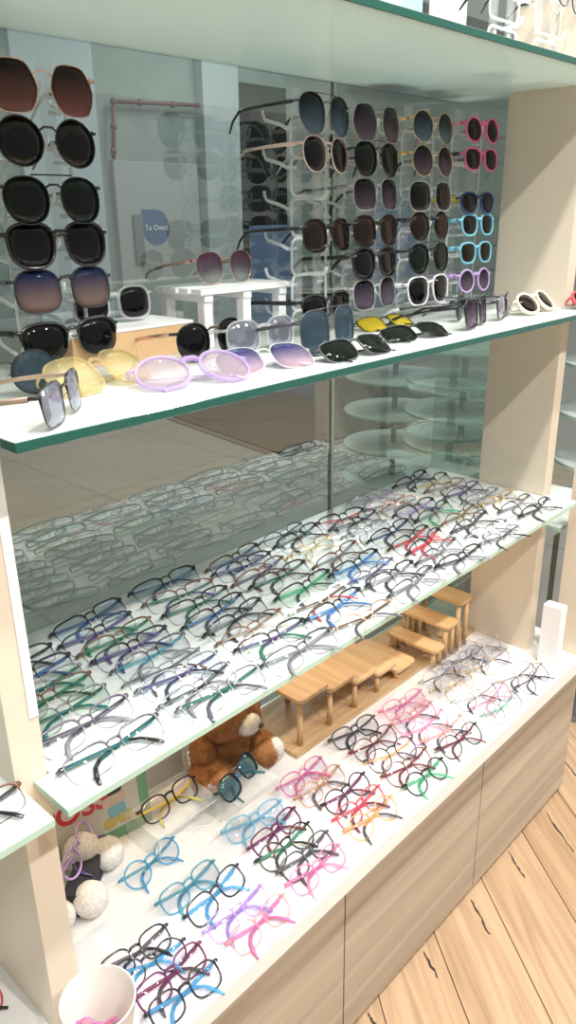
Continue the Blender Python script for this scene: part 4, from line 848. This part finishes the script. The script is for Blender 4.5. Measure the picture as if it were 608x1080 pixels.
# black glasses case with purple glasses
cs = empty('glasses_case', (.126, .228, ZC+.0008), R(40)); tag(cs, 'black fabric glasses case standing under the lilac glasses', 'glasses case')
bm = bmesh.new(); slab(bm, rrect(-.045, .045, -.016, .016, .014, 6), 0, .028, 0, 0); o = link('case_body', bm, pbr('black_fabric', (.018, .02, .025), .8), cs, angle=40)
bm = bmesh.new(); slab(bm, rrect(-.046, .046, -.017, .017, .015, 6), .0282, .040, 0, 0); o = link('case_lid', bm, pbr('black_fabric', (.018, .02, .025), .8), cs, angle=40)
wear('eyeglasses', dict(K_KID, tilt=52, shape='oval', r=.0022, h=.032), dict(F=FC['lilac'], T=FC['lilac'], P=FC['purple'], L=LC['demo']), (.138, .255, ZC+.041), R(40), 'lilac kids glasses perched on the black case', 'eyeglasses', 'frames folded on the white counter')
# pink frames in the tub
for i, (x, y, z, a, tl, lb) in enumerate(((.012, .004, .012, 25, 0, 'pink clear frame at the bottom of the white tub'), (.004, .008, .034, -50, 0, 'magenta clear frame lying over another in the white tub'))):
    k = dict(K_KID, w=.022, h=.022, dbl=.010, shape='round', L=.05)
    wear('eyeglasses', k, dict(F=FC[('c_pink', 'c_magenta')[i]], T=FC['c_pink'], P=FC['c_magenta'], L=LC['demopink']), (x, y, ZC+z), R(a), lb, 'eyeglasses', 'frames in the white tub')
# neighbouring bay
for i, (kc, x, y, z, a, f, t, lb) in enumerate((('F', -.082, .045, ZM, 4, 'brown', 'gunmetal', 'brown metal frame nearest the post on the neighbouring left shelf'), ('R', -.115, .100, ZM, 2, 'gunmetal', 'purplegrey', 'dark frame behind another on the neighbouring left shelf'), ('p', -.092, .150, ZC, 25, 'red', 'black', 'red and black frame on the neighbouring counter at the left edge'))):
    wear('eyeglasses', dict(KN[kc]), dict(F=FC[f], T=FC[t], P=FC['black'], L=LC['demo']), (x, y, z+.0004), R(a), lb, 'eyeglasses', 'frames in the neighbouring left bay')
tag(boxo('shelf_sticker', -.058, -.024, .006, .018, ZM+.0003, ZM+.0006, pbr('grey_sticker', (.62,.56,.55), .5), bev=0), 'small faded grey sticker on the neighbouring left shelf corner', 'sticker')
# top shelf goods
def card(x0, x1, y, z0, z1, c, label):
    g = empty('display_card', (x0, y, ZT+.0003)); tag(g, label, 'display card', 'printed cards on the top shelf')
    boxo('card', 0, x1-x0, 0, .003, 0, z1, pbr('card_%s' % label.split()[0], c, .5), g, .0006)
    boxo('card_foot', .01, x1-x0-.01, -.02, .03, 0, .002, M_whitepaint, g, .0005)
    return g
for a in ((.90, 1.02, .31, 0, .27, (.36,.60,.78), 'blue printed card standing on the top shelf'), (1.03, 1.10, .30, 0, .28, (.80,.62,.66), 'pink printed card standing on the top shelf'), (1.107, 1.165, .31, 0, .28, (.86,.84,.82), 'white printed card standing on the top shelf')):
    card(*a)
rack(1.135, .10, R(8), [ZT+.06+.063*i for i in range(4)], 'clear acrylic rack on the top shelf at upper right', ZT)
rack(.985, .10, R(8), [ZT+.06+.063*i for i in range(4)], 'second clear acrylic rack on the top shelf, left of the last', ZT)
for i, (x, y, z, f, lb) in enumerate(((1.135, .094, ZT+.123, 'navy', 'dark blue frame hung on the right rack of the top shelf'), (.985, .094, ZT+.123, 'c_clear', 'clear frame hung on the left rack of the top shelf'), (.985, .094, ZT+.186, 'gunmetal', 'thin dark frame hung high on the left rack of the top shelf'))):
    wear('eyeglasses', SUN['panto'], dict(F=FC[f], T=FC[f], P=FC['black'], L=LC['demo']), (x, y, z), R(8), lb, 'eyeglasses', 'frames on the top shelf racks')
# round glass shelf tower in the next bay; corridor ones stand in for reflections
M_disc = see('frosted_disc', (0.80, 0.87, 0.85), (0.80, 0.85, 0.84), .75, .2)
def tower(x, y, zs, r_, label):
    g = empty('round_shelf_tower', (x, y, 0)); tag(g, label, 'display tower', 'towers of round glass shelves')
    bm = bmesh.new(); rod(bm, (0, 0, .02), (0, 0, max(zs)+.05), .012, 12); link('pole', bm, FC['silver'], g)
    bm = bmesh.new(); rod(bm, (0, 0, 0), (0, 0, .02), r_*.8, 40); link('base', bm, FC['silver'], g, angle=40)
    for z in zs:
        bm = bmesh.new(); slab(bm, [(r_*math.cos(2*math.pi*i/48), r_*math.sin(2*math.pi*i/48)) for i in range(48)], z, z+.008, 0, 1)
        link('round_shelf', bm, [M_disc, M_edgepale], g, smooth=False)
tower(1.665, .125, [ZM-.165, ZM-.05, ZM+.075, ZM+.20, ZM+.325], .13, 'tower of round glass shelves beyond the cream pillar')
tower(2.05, .78, [ZM-.42, ZM-.31, ZM-.20, ZM-.09, ZM+.02, ZM+.13], .20, 'added tower standing in for round shelves reflected in the glass')
tower(2.45, 1.35, [ZM-.55, ZM-.40, ZM-.25, ZM-.10, ZM+.05], .22, 'lower added tower standing in for reflected round shelves further back')
